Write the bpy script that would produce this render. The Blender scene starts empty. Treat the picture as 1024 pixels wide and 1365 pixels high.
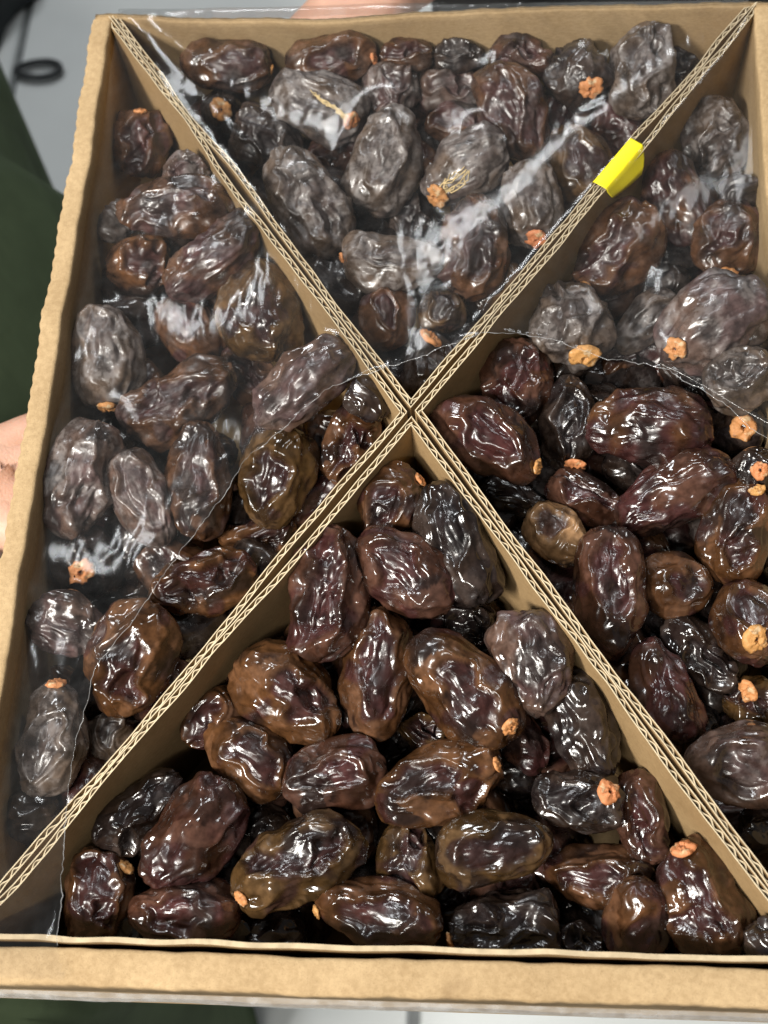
import bpy, math, random
import numpy as np
from mathutils import Vector, Matrix, Quaternion
from mathutils.bvhtree import BVHTree

random.seed(7)
sc = bpy.context.scene
COL = sc.collection

# ------------------------------------------------------------------ camera
F_PX = 1750.0                      # focal length in photo pixels (photo 1024 x 1365)
CAM_R = (-0.4175, -0.0770, -0.0348)
CAM_C = (0.0353, -0.2543, 0.4688)


def rotvec(r):
    r = np.array(r, float); th = np.linalg.norm(r); k = r / th
    K = np.array([[0, -k[2], k[1]], [k[2], 0, -k[0]], [-k[1], k[0], 0]])
    return np.eye(3) + math.sin(th) * K + (1 - math.cos(th)) * K @ K


RW2C = rotvec(CAM_R)
CC = np.array(CAM_C)
cam_data = bpy.data.cameras.new('camera')
cam = bpy.data.objects.new('camera', cam_data)
COL.objects.link(cam)
m = Matrix([list(r) for r in RW2C.T]).to_4x4()
m.translation = Vector(CAM_C)
cam.matrix_world = m
cam_data.sensor_width = 36.0
cam_data.lens = F_PX / 1365.0 * 36.0
cam_data.clip_start = 0.01
cam_data.clip_end = 30.0
cam_data.dof.use_dof = True
cam_data.dof.focus_distance = 0.515
cam_data.dof.aperture_fstop = 12.5
sc.camera = cam

# ------------------------------------------------------------------ world and lamps (indoors: no sky, no sun)
world = bpy.data.worlds.new('World')
sc.world = world
world.use_nodes = True
bg = world.node_tree.nodes['Background']
bg.inputs[0].default_value = (0.95, 0.98, 1.0, 1)
bg.inputs[1].default_value = 0.10


def area(name, loc, target, sx, sy, power, col):
    d = bpy.data.lights.new(name, 'AREA')
    d.shape = 'RECTANGLE'; d.size = sx; d.size_y = sy; d.energy = power; d.color = col
    o = bpy.data.objects.new(name, d); COL.objects.link(o)
    o.location = loc
    o.rotation_euler = (Vector(target) - Vector(loc)).to_track_quat('-Z', 'Y').to_euler()
    return o


WARM, COOL = (1.0, 0.965, 0.90), (0.95, 0.98, 1.0)
area('ceiling_panel_lamp', (-0.85, -0.80, 1.15), (0, 0, 0), 0.38, 0.22, 40, WARM)
area('ceiling_panel_lamp', (-0.25, -1.00, 1.55), (0, 0, 0), 0.50, 0.12, 13, WARM)
area('ceiling_panel_lamp', (-0.35, 1.75, 1.60), (0, 0, 0), 0.50, 0.20, 18, COOL)
area('ceiling_panel_lamp', (0.95, 1.35, 1.60), (0, 0, 0), 0.20, 0.45, 7, COOL)
area('ceiling_panel_lamp', (-0.72, 0.48, 1.50), (0, 0, 0), 0.30, 0.14, 8, COOL)

sc.view_settings.view_transform = 'Standard'
sc.view_settings.look = 'None'
sc.view_settings.gamma = 1.0
sc.view_settings.use_curve_mapping = False
sc.view_settings.exposure = 0.0
sc.cycles.use_denoising = True
sc.cycles.use_adaptive_sampling = True
sc.cycles.adaptive_threshold = 0.02
sc.cycles.max_bounces = 5
sc.cycles.diffuse_bounces = 2
sc.cycles.glossy_bounces = 3
sc.cycles.transparent_max_bounces = 12
sc.cycles.caustics_reflective = False
sc.cycles.caustics_refractive = False


# ------------------------------------------------------------------ helpers
def ray(u, v):
    d = RW2C.T @ np.array([(u - 512.0) / F_PX, -(v - 682.5) / F_PX, -1.0])
    return d / np.linalg.norm(d)


def at(u, v, z=0.0):
    d = ray(u, v)
    return CC + d * ((z - CC[2]) / d[2])


def depth_of(P):
    return -(RW2C @ (np.asarray(P) - CC))[2]


rng0 = np.random.RandomState(3)
PERM = rng0.permutation(256); PERM = np.concatenate([PERM, PERM, PERM])
GRAD = rng0.normal(size=(256, 3)); GRAD /= np.linalg.norm(GRAD, axis=1)[:, None]


def perlin(P):
    P = np.asarray(P, float)
    I = np.floor(P).astype(int); f = P - I
    u = f * f * f * (f * (f * 6 - 15) + 10)
    I &= 255
    out = 0
    for dx in (0, 1):
        wx = u[:, 0] if dx else 1 - u[:, 0]
        for dy in (0, 1):
            wy = u[:, 1] if dy else 1 - u[:, 1]
            for dz in (0, 1):
                wz = u[:, 2] if dz else 1 - u[:, 2]
                h = PERM[PERM[PERM[(I[:, 0] + dx) & 255] + ((I[:, 1] + dy) & 255)] + ((I[:, 2] + dz) & 255)]
                g = GRAD[h]
                out = out + wx * wy * wz * (g[:, 0] * (f[:, 0] - dx) + g[:, 1] * (f[:, 1] - dy) + g[:, 2] * (f[:, 2] - dz))
    return out * 1.5


def sstep(a, b, x):
    t = np.clip((x - a) / (b - a), 0, 1)
    return t * t * (3 - 2 * t)


def link(name, mesh, mat=None, parent=None):
    o = bpy.data.objects.new(name, mesh)
    COL.objects.link(o)
    if mat is not None:
        for mm in (mat if isinstance(mat, (list, tuple)) else [mat]):
            mesh.materials.append(mm)
    if parent is not None:
        o.parent = parent
    return o


def mesh_from(name, V, Fc, smooth=True, mi=None):
    me = bpy.data.meshes.new(name)
    me.from_pydata([tuple(map(float, v)) for v in V], [], [tuple(map(int, f)) for f in Fc])
    if smooth:
        me.polygons.foreach_set('use_smooth', [True] * len(me.polygons))
    if mi is not None:
        me.polygons.foreach_set('material_index', list(mi))
    me.update()
    return me


def tag(o, label=None, cat=None, group=None, kind=None):
    if label: o['label'] = label
    if cat: o['category'] = cat
    if group: o['group'] = group
    if kind: o['kind'] = kind
    return o


def empty(name, loc=(0, 0, 0)):
    o = bpy.data.objects.new(name, None)
    o.empty_display_size = 0.02
    COL.objects.link(o)
    o.location = loc
    return o


def grid_faces(nu, nv, close_v=False):
    fs = []
    for i in range(nu - 1):
        for j in range(nv if close_v else nv - 1):
            j2 = (j + 1) % nv
            fs.append((i * nv + j, i * nv + j2, (i + 1) * nv + j2, (i + 1) * nv + j))
    return fs


# ------------------------------------------------------------------ materials
class NT:
    def __init__(self, name):
        self.m = bpy.data.materials.new(name); self.m.use_nodes = True
        self.t = self.m.node_tree; self.n = self.t.nodes; self.l = self.t.links
        self.b = self.n['Principled BSDF']; self.out = self.n['Material Output']

    def add(self, typ, **kw):
        nd = self.n.new(typ)
        for k, v in kw.items():
            setattr(nd, k, v)
        return nd

    def put(self, sock, val):
        if isinstance(val, bpy.types.NodeSocket):
            self.l.new(val, sock)
        else:
            sock.default_value = val

    def math(self, op, a, b=0.0, clamp=False):
        nd = self.add('ShaderNodeMath', operation=op, use_clamp=clamp)
        self.put(nd.inputs[0], a); self.put(nd.inputs[1], b)
        return nd.outputs[0]

    def mix(self, fac, a, b):
        nd = self.add('ShaderNodeMix', data_type='RGBA')
        self.put(nd.inputs[0], fac); self.put(nd.inputs[6], a); self.put(nd.inputs[7], b)
        return nd.outputs[2]

    def noise(self, vec, scale, detail=4, rough=0.55, dist=0.0, w=None):
        nd = self.add('ShaderNodeTexNoise')
        if w is not None:
            nd.noise_dimensions = '4D'; self.put(nd.inputs['W'], w)
        self.put(nd.inputs['Vector'], vec)
        nd.inputs['Scale'].default_value = scale; nd.inputs['Detail'].default_value = detail
        nd.inputs['Roughness'].default_value = rough; nd.inputs['Distortion'].default_value = dist
        return nd

    def ramp(self, fac, a, b, ca=(0, 0, 0, 1), cb=(1, 1, 1, 1)):
        nd = self.add('ShaderNodeMapRange', interpolation_type='SMOOTHSTEP')
        self.put(nd.inputs[0], fac); nd.inputs[1].default_value = a; nd.inputs[2].default_value = b
        return nd.outputs[0]

    def coord(self, which='Object'):
        return self.add('ShaderNodeTexCoord').outputs[which]

    def bump(self, height, strength, dist, normal=None):
        nd = self.add('ShaderNodeBump')
        nd.inputs['Strength'].default_value = strength; nd.inputs['Distance'].default_value = dist
        self.put(nd.inputs['Height'], height)
        if normal is not None: self.put(nd.inputs['Normal'], normal)
        return nd.outputs[0]


def mapping(k, vec, scale):
    nd = k.add('ShaderNodeMapping'); k.put(nd.inputs['Vector'], vec); nd.inputs['Scale'].default_value = scale
    return nd.outputs[0]


def mat_date():
    k = NT('date_skin')
    rnd = k.math('MULTIPLY', k.add('ShaderNodeObjectInfo').outputs['Random'], 7.0)
    va = k.add('ShaderNodeVectorMath', operation='ADD'); k.put(va.inputs[0], k.coord()); k.put(va.inputs[1], rnd)
    obj = va.outputs[0]
    col = k.add('ShaderNodeAttribute', attribute_name='tint').outputs['Color']
    fb = k.add('ShaderNodeAttribute', attribute_name='fb').outputs['Vector']
    sp = k.add('ShaderNodeSeparateXYZ'); k.put(sp.inputs[0], fb)
    flesh, bloom, dryness = sp.outputs[0], sp.outputs[1], sp.outputs[2]
    n1 = k.noise(obj, 330, 3, 0.6).outputs[0]
    hs = k.add('ShaderNodeHueSaturation'); k.put(hs.inputs['Color'], col)
    k.put(hs.inputs['Value'], k.math('ADD', k.math('MULTIPLY', n1, 1.8), 0.10))
    fl = k.ramp(n1, 0.42, 0.58)
    bl = k.math('MULTIPLY', bloom, k.math('ADD', k.math('MULTIPLY', fl, 0.65), 0.35), True)
    k.put(k.b.inputs['Base Color'], k.mix(bl, hs.outputs[0], (0.195, 0.168, 0.155, 1)))
    n0 = k.noise(obj, 95, 1, 0.5).outputs[0]
    rb = k.math('ADD', k.math('ADD', k.math('MULTIPLY', k.ramp(n0, 0.46, 0.66), 0.12), 0.045), k.math('MULTIPLY', dryness, 0.10))
    r1 = k.math('ADD', k.math('MULTIPLY', n1, 0.14), k.math('MULTIPLY', flesh, 0.10))
    k.put(k.b.inputs['Roughness'], k.math('ADD', k.math('ADD', r1, rb), k.math('MULTIPLY', bl, 0.30), True))
    k.b.inputs['IOR'].default_value = 1.55
    k.b.inputs['Coat Weight'].default_value = 0.15
    k.b.inputs['Coat Roughness'].default_value = 0.05
    # relief: crazing on the stuck skin
    vo = k.add('ShaderNodeTexVoronoi', feature='DISTANCE_TO_EDGE')
    k.put(vo.inputs['Vector'], mapping(k, obj, (0.30, 1.0, 1.0))); vo.inputs['Scale'].default_value = 240
    cr = k.math('MULTIPLY', k.math('MINIMUM', vo.outputs['Distance'], 0.22), 2.4)
    h = k.math('ADD', k.math('MULTIPLY', k.math('MULTIPLY', cr, k.math('ADD', flesh, 0.05)), 0.50), k.math('MULTIPLY', n1, k.math('ADD', k.math('MULTIPLY', flesh, 0.18), 0.10)))
    k.put(k.b.inputs['Normal'], k.bump(h, 0.6, 0.0009))
    return k.m


def mat_kraft(name, base, dark, rough=0.85):
    k = NT(name)
    obj = k.coord()
    fib = k.noise(mapping(k, obj, (1, 1, 3)), 420, 4, 0.65).outputs[0]
    blot = k.noise(obj, 28, 4, 0.55).outputs[0]
    fine = k.noise(obj, 2600, 2, 0.5).outputs[0]
    t = k.math('ADD', k.math('MULTIPLY', k.ramp(fib, 0.3, 0.7), 0.5), k.math('MULTIPLY', k.ramp(blot, 0.3, 0.75), 0.5))
    c = k.mix(t, dark, base)
    c = k.mix(k.math('MULTIPLY', k.ramp(fine, 0.56, 0.72), 0.5), c, tuple(x * 0.55 for x in dark[:3]) + (1,))
    stn = k.ramp(k.noise(obj, 17, 3, 0.6).outputs[0], 0.63, 0.70)       # syrup stains and scuffs
    c = k.mix(k.math('MULTIPLY', stn, 0.45), c, (0.15, 0.085, 0.035, 1))
    k.put(k.b.inputs['Base Color'], c)
    k.b.inputs['Roughness'].default_value = rough
    k.b.inputs['Specular IOR Level'].default_value = 0.25
    k.put(k.b.inputs['Normal'], k.bump(k.math('ADD', fib, fine), 0.35, 0.0004))
    return k.m


def mat_plain(name, col, rough=0.6, var=0.15, scale=60, spec=0.4, bump=0.0, bdist=0.001):
    k = NT(name)
    obj = k.coord()
    n = k.noise(obj, scale, 4, 0.6).outputs[0]
    c = k.mix(k.ramp(n, 0.3, 0.7), tuple(x * (1 - var) for x in col) + (1,), tuple(min(1, x * (1 + var)) for x in col) + (1,))
    k.put(k.b.inputs['Base Color'], c)
    k.b.inputs['Roughness'].default_value = rough
    k.b.inputs['Specular IOR Level'].default_value = spec
    if bump:
        k.put(k.b.inputs['Normal'], k.bump(n, bump, bdist))
    return k.m


M_DATE = mat_date()
M_KRAFT = mat_kraft('kraft_paper', (0.43, 0.288, 0.142, 1), (0.28, 0.176, 0.078, 1))
M_RIM = mat_kraft('kraft_rim', (0.50, 0.355, 0.196, 1), (0.33, 0.222, 0.112, 1))
M_CUT = mat_plain('cut_cardboard', (0.62, 0.51, 0.34), 0.9, 0.12, 300, 0.2)
def mat_cap():
    k = NT('dried_stem_cap')
    obj = k.coord()
    rnd = k.add('ShaderNodeObjectInfo').outputs['Random']
    n = k.noise(obj, 420, 4, 0.65).outputs[0]
    c = k.mix(rnd, (0.55, 0.195, 0.080, 1), (0.55, 0.28, 0.085, 1))
    c = k.mix(k.ramp(n, 0.54, 0.72), c, (0.22, 0.09, 0.035, 1))
    c = k.mix(k.ramp(k.noise(obj, 260, 2, 0.5).outputs[0], 0.58, 0.70), c, (0.62, 0.44, 0.25, 1))
    k.put(k.b.inputs['Base Color'], c)
    k.b.inputs['Roughness'].default_value = 0.6
    k.put(k.b.inputs['Normal'], k.bump(n, 0.8, 0.0008))
    return k.m


M_CALYX = mat_cap()
def mat_film(name, haze_lo, haze_hi, rough=0.05, refl=0.8):
    k = NT(name)
    obj = k.coord()
    st = k.noise(mapping(k, obj, (1.0, 0.4, 1.0)), 26, 2, 0.5, 0.6).outputs[0]
    fine = k.noise(obj, 160, 2, 0.6).outputs[0]
    h = k.math('ADD', k.math('MULTIPLY', st, 1.0), k.math('MULTIPLY', fine, 0.03))
    nb = k.bump(h, 0.15, 0.004)
    fr = k.add('ShaderNodeFresnel'); fr.inputs['IOR'].default_value = 1.5; k.put(fr.inputs['Normal'], nb)
    fac = k.math('MULTIPLY', fr.outputs[0], refl, True)
    tr = k.add('ShaderNodeBsdfTransparent'); tr.inputs[0].default_value = (0.97, 0.97, 0.97, 1)
    df = k.add('ShaderNodeBsdfDiffuse'); df.inputs[0].default_value = (0.85, 0.86, 0.87, 1); k.put(df.inputs['Normal'], nb)
    hz = k.add('ShaderNodeMapRange'); k.put(hz.inputs[0], fine); hz.inputs[1].default_value = 0.35; hz.inputs[2].default_value = 0.75
    hz.inputs[3].default_value = haze_lo; hz.inputs[4].default_value = haze_hi
    m1 = k.add('ShaderNodeMixShader'); k.put(m1.inputs[0], hz.outputs[0]); k.l.new(tr.outputs[0], m1.inputs[1]); k.l.new(df.outputs[0], m1.inputs[2])
    gl = k.add('ShaderNodeBsdfGlossy'); gl.inputs['Roughness'].default_value = rough; k.put(gl.inputs['Normal'], nb)
    m2 = k.add('ShaderNodeMixShader'); k.put(m2.inputs[0], fac); k.l.new(m1.outputs[0], m2.inputs[1]); k.l.new(gl.outputs[0], m2.inputs[2])
    k.l.new(m2.outputs[0], k.out.inputs['Surface'])
    k.n.remove(k.b)
    return k.m


M_FILM = mat_film('clear_film', 0.007, 0.013, 0.10, 0.24)
M_FILM_EDGE = mat_film('film_edge', 0.10, 0.45, 0.08)
M_FILM_FOLD = mat_film('bunched_film', 0.15, 0.38, 0.2, 0.6)
M_STRAW = mat_plain('dry_fibre', (0.62, 0.47, 0.24), 0.7, 0.25, 300)

# ------------------------------------------------------------------ the box
M_EDGE = mat_plain('strip_edge', (0.46, 0.365, 0.235), 0.9, 0.15, 200, 0.2)
BOX_D = 0.078                       # inner depth
P_TL, P_TR = at(150, 25)[:2], at(1004, 9)[:2]
P_BR, P_BL = at(1106, 1294)[:2], at(-56, 1260)[:2]
P_C = at(547, 548)[:2]


def unit(v):
    v = np.asarray(v, float); return v / np.linalg.norm(v)


def line_x(p, d, q, e):
    A = np.array([[d[0], -e[0]], [d[1], -e[1]]])
    t = np.linalg.solve(A, np.asarray(q) - np.asarray(p))
    return np.asarray(p) + t[0] * np.asarray(d)


def inset(poly, ds):
    """offset each edge i (poly[i] -> poly[i+1]) of a counter-clockwise polygon inwards by ds[i]"""
    n = len(poly); out = []
    for i in range(n):
        a0, a1 = poly[i - 1], poly[i]; b0, b1 = poly[i], poly[(i + 1) % n]
        da, db = unit(np.subtract(a1, a0)), unit(np.subtract(b1, b0))
        na, nb = np.array([-da[1], da[0]]), np.array([-db[1], db[0]])
        out.append(line_x(a0 + na * ds[i - 1], da, b0 + nb * ds[i], db))
    return out


box = empty('cardboard_box', (0, 0, -BOX_D))
tag(box, 'open brown cardboard box filled with dates, wide folded rim on its left side', 'box')
BOXZ = Vector((0, 0, BOX_D))


def part(name, me, mat, parent):
    """mesh given in world coordinates below a parent that only has a location"""
    o = link(name, me, mat, parent)
    w = Vector((0, 0, 0)); q = parent
    while q is not None:
        w += q.location; q = q.parent
    o.location = -w
    return o


def make_wall(a, b, thick, seed, scallop=0.0, sag=0.0, st=0.5, sw=0.3):
    """folded-over wall from a to b (inner line), thickness outwards (to the right of a->b)"""
    a = np.array(a); b = np.array(b)
    L = np.linalg.norm(b - a); d = unit(b - a); nrm = np.array([d[1], -d[0]])
    n = int(L / 0.0016)
    prof = [(0.0, -BOX_D), (0.0, -0.03), (0.0, -0.012), (0.0, -0.004), (0.0, -0.0012), (0.0004, -0.0003), (0.0014, 0.0),
            (thick * 0.33, 0.0001), (thick * 0.66, 0.0001), (thick - 0.0014, 0.0), (thick - 0.0004, -0.0003),
            (thick, -0.0012), (thick, -0.004), (thick, -0.012), (thick, -0.03), (thick, -BOX_D)]
    V = []
    r = np.random.RandomState(seed)
    ph = r.rand() * 9
    for i in range(n + 1):
        t = i / n; s = t * L
        q = np.array([[s * 90, seed * 3.1, 0.5], [s * 22, seed * 5.7, 1.5], [s * 300, seed, 2.5]])
        n1, n2, n3 = perlin(q)
        for j, (o, z) in enumerate(prof):
            top = sstep(-0.02, -0.001, np.array(z))
            lo = math.exp(-((t - st) / sw) ** 2)
            out = o + top * (0.0010 * n2 + 0.0004 * n1) + sag * lo * top
            if o > thick * 0.8:
                out += scallop * (0.5 * math.sin(s * 2 * math.pi / 0.0064 + ph) + 0.9 * n1) * top
            if o < thick * 0.2:
                out += scallop * 0.45 * (n1 + 0.6 * n3) * top
            zz = z + top * (0.0006 * n2 + 0.00025 * n1 + (0.5 * sag * lo))
            p = a + d * s + nrm * out
            V.append((p[0], p[1], zz))
    fs = grid_faces(n + 1, len(prof))
    k = len(prof)
    fs.append(tuple(range(k))); fs.append(tuple(n * k + j for j in reversed(range(k))))
    return mesh_from('wall', V, fs)


def ext(a, b, ea, eb):
    d = unit(np.subtract(b, a)); return np.array(a) - d * ea, np.array(b) + d * eb


W_L, W_R, W_B, W_T = 0.0092, 0.0092, 0.0125, 0.0034
# counter-clockwise: left wall runs TL->BL, bottom BL->BR, right BR->TR, top TR->TL ; outside is on the right-hand side of a->b
for nm, a, b, th, sd, scal, ea, eb in (
        ('left', P_TL, P_BL, W_L, 1, 0.0006, 0.0, 0.0),
        ('bottom', P_BL, P_BR, W_B, 2, 0.0002, W_L + .0005, W_R + .0005),
        ('right', P_BR, P_TR, W_R, 3, 0.0004, 0.0, 0.0),
        ('top', P_TR, P_TL, W_T, 4, 0.0003, W_R - .0004, W_L - 0.0006)):
    a2, b2 = ext(a, b, ea, eb)
    if nm in ('left', 'right'):
        a2, b2 = ext(a, b, -0.0004, -0.0004)
    part('wall', make_wall(a2, b2, th, sd, scal, *((-0.0036, 0.68, 0.17) if nm == 'top' else ())), M_RIM, box)
# base
qb = [P_TL, P_BL, P_BR, P_TR]
Vb = [(p[0], p[1], -BOX_D) for p in qb] + [(p[0], p[1], -BOX_D + 0.003) for p in qb]
part('base', mesh_from('base', Vb, [(0, 3, 2, 1), (4, 5, 6, 7), (0, 1, 5, 4), (1, 2, 6, 5), (2, 3, 7, 6), (3, 0, 4, 7)], False), M_KRAFT, box)

# ------------------------------------------------------------------ the four triangular corrugated liners
SH = 0.00245                        # corrugated sheet thickness
PAP = 0.00038                       # paper thickness
GAPS = {'top': 0.0003, 'left': 0.0003, 'right': 0.0004, 'bottom': 0.0005}
# the four liners meet a little apart, so the crossing is not a clean X
TRI = {'top': (at(547.5, 545.5)[:2], P_TR, P_TL), 'left': (at(544, 549.5)[:2], P_TL, P_BL),
       'bottom': (at(549, 553)[:2], P_BL, P_BR), 'right': (at(551.5, 547.5)[:2], P_BR, P_TR)}
LINER_LABEL = {
    'top': 'triangular corrugated cardboard liner around the far compartment, under clear film',
    'left': 'triangular corrugated cardboard liner around the left compartment',
    'bottom': 'triangular corrugated cardboard liner around the near compartment, uncovered by film',
    'right': 'triangular corrugated cardboard liner around the right compartment, yellow tab on its far edge'}
INNER = {}


def bow(p, key):
    """gentle bow shared by the sheets on both sides of one diagonal"""
    p = np.asarray(p, float)
    c = np.array(P_C)
    v = p - c
    t = np.linalg.norm(v) / 0.25
    w = perlin(np.array([[p[0] * 18 + 3, p[1] * 18, 4.2], [p[0] * 60 + 3, p[1] * 60, 9.2]]))
    return (0.0024 * w[0] + 0.0006 * w[1]) * min(1.0, t * 2.0)


def panel_mesh(o0, o1, i0, i1, seed, top_z, edge_of_box):
    """paper skins: outer face polyline o0->o1, inner face i0->i1"""
    o0, o1, i0, i1 = map(np.array, (o0, o1, i0, i1))
    d = unit(o1 - o0); nrm = np.array([-d[1], d[0]])
    n = max(8, int(np.linalg.norm(o1 - o0) / 0.004))
    V = []; Fc = []; MI = []

    def disp(p):
        return p + nrm * (0 if edge_of_box else bow(p, 0))
    for (a, b, s0, s1) in ((o0, o1, 0.0, PAP), (i0, i1, -PAP, 0.0)):
        base = len(V)
        zs = [-BOX_D + 0.0035, -0.035, -0.012, top_z]
        for i in range(n + 1):
            p = a + (b - a) * i / n
            q = perlin(np.array([[p[0] * 70, p[1] * 70, seed]]))[0] * 0.0008
            for s in (s0, s1):
                for z in zs:
                    pp = disp(p) + nrm * s
                    V.append((pp[0], pp[1], z + (q if z == top_z else 0)))
        k = 2 * len(zs); h = len(zs)
        for i in range(n):
            for j in range(h - 1):
                Fc.append((base + i * k + j, base + (i + 1) * k + j, base + (i + 1) * k + j + 1, base + i * k + j + 1)); MI.append(0)
                Fc.append((base + i * k + h + j, base + i * k + h + j + 1, base + (i + 1) * k + h + j + 1, base + (i + 1) * k + h + j)); MI.append(0)
            Fc.append((base + i * k + h - 1, base + (i + 1) * k + h - 1, base + (i + 1) * k + 2 * h - 1, base + i * k + 2 * h - 1)); MI.append(1)
    return mesh_from('panel', V, Fc, False, MI)


def flute_mesh(o0, o1, i0, i1, seed, top_z, edge_of_box, phase):
    o0, o1, i0, i1 = map(np.array, (o0, o1, i0, i1))
    m0, m1 = (o0 + i0) / 2, (o1 + i1) / 2
    L = np.linalg.norm(m1 - m0); d = unit(m1 - m0); nrm = np.array([-d[1], d[0]])
    per = 0.0062; n = int(L / per * 12)
    amp = (SH - 2 * PAP) / 2 - 0.00020
    r = np.random.RandomState(seed)
    jit = perlin(np.stack([np.linspace(0, L / per * 0.9, n + 1), np.full(n + 1, seed * 1.7), np.zeros(n + 1)], 1))
    V = []; Fc = []
    th = 0.00019
    pts = []
    for i in range(n + 1):
        s = L * i / n
        a = 2 * math.pi * s / per + phase + jit[i] * 1.5
        p = m0 + d * s + nrm * (amp * math.sin(a) * (1 - 0.45 * abs(jit[i])))
        if not edge_of_box: p = p + nrm * bow(p, 0)
        pts.append(p)
    pts = np.array(pts)
    tg = np.gradient(pts, axis=0); tg /= np.linalg.norm(tg, axis=1)[:, None]
    nn = np.stack([-tg[:, 1], tg[:, 0]], 1)
    for i in range(n + 1):
        for s in (-th, th):
            q = pts[i] + nn[i] * s
            V.append((q[0], q[1], -BOX_D + 0.004)); V.append((q[0], q[1], top_z - 0.0006 + 0.0006 * jit[i]))
    for i in range(n):
        a, b = i * 4, (i + 1) * 4
        Fc += [(a, b, b + 1, a + 1), (a + 2, a + 3, b + 3, b + 2), (a + 1, b + 1, b + 3, a + 3)]
    return mesh_from('flute', V, Fc, False)


for ci, (key, tri) in enumerate(TRI.items()):
    g = GAPS[key]
    gw = 0.0018 if key == 'bottom' else -SH + 0.0004
    outer = inset(tri, (g, gw, g))
    inner = inset(tri, (g + SH, gw + SH, g + SH))
    INNER[key] = inner
    cen = np.mean(np.array(outer), axis=0)
    ln = empty('cardboard_liner', (cen[0], cen[1], -BOX_D + 0.003))
    tag(ln, LINER_LABEL[key], 'cardboard liner', 'triangular liners that divide the box')
    for e in range(3):
        a, b = e, (e + 1) % 3
        eob = (e == 1)
        if eob and key != 'bottom': continue
        if eob:                      # the front edge is a single folded strip, standing a hair off the wall
            oa, ob, ia, ib = (np.array(x) for x in (outer[a], outer[b], inner[a], inner[b]))
            ia, ib = oa + (ia - oa) * 0.72, ob + (ib - ob) * 0.72
            Vs = []; n_ = 90
            for i_ in range(n_ + 1):
                t_ = i_ / n_
                pz = perlin(np.array([[t_ * 9.0, 3.3, 1.1], [t_ * 30.0, 8.3, 2.1], [t_ * 14.0, 1.3, 5.1]]))
                for (p_, z_) in ((oa + (ob - oa) * t_, -BOX_D + .004), (oa + (ob - oa) * t_, 0), (ia + (ib - ia) * t_, 0), (ia + (ib - ia) * t_, -BOX_D + .004)):
                    up = 1.0 if z_ == 0 else 0.0
                    Vs.append((p_[0], p_[1] + up * (0.0009 * pz[2] + 0.0004), z_ + up * (0.0011 * pz[0] + 0.0004 * pz[1] + 0.0004)))
            fs_ = grid_faces(n_ + 1, 4, True)
            me_ = mesh_from('panel', Vs, fs_, False, [1 if (i_ % 4) == 1 else 0 for i_ in range(len(fs_))])
            part('panel', me_, [M_KRAFT, M_EDGE], ln)
            continue
        tz = 0.0003 if not eob else 0.0006
        pn = part('panel', panel_mesh(outer[a], outer[b], inner[a], inner[b], 10 + ci * 3 + e, tz, eob), [M_KRAFT, M_CUT], ln)
        part('flute', flute_mesh(outer[a], outer[b], inner[a], inner[b], 30 + ci * 3 + e, tz, eob, 1.1 * ci + e), M_CUT, pn)

# ------------------------------------------------------------------ dates
# palette: (loose skin colour, stuck skin colour, bloom amount)
PAL = {
    'amber':  ((0.064, 0.027, 0.010), (0.034, 0.012, 0.010), 0.06),
    'brown':  ((0.052, 0.022, 0.009), (0.034, 0.012, 0.011), 0.15),
    'olive':  ((0.050, 0.026, 0.009), (0.024, 0.010, 0.009), 0.08),
    'maroon': ((0.040, 0.016, 0.009), (0.040, 0.0125, 0.0115), 0.20),
    'dark':   ((0.016, 0.009, 0.006), (0.011, 0.007, 0.007), 0.25),
    'grey':   ((0.052, 0.033, 0.021), (0.042, 0.029, 0.025), 0.72),
    'purple': ((0.052, 0.028, 0.019), (0.056, 0.030, 0.028), 0.45),
    'beige':  ((0.160, 0.088, 0.040), (0.050, 0.025, 0.018), 0.30),
}
NS, NTH = 82, 106


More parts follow.
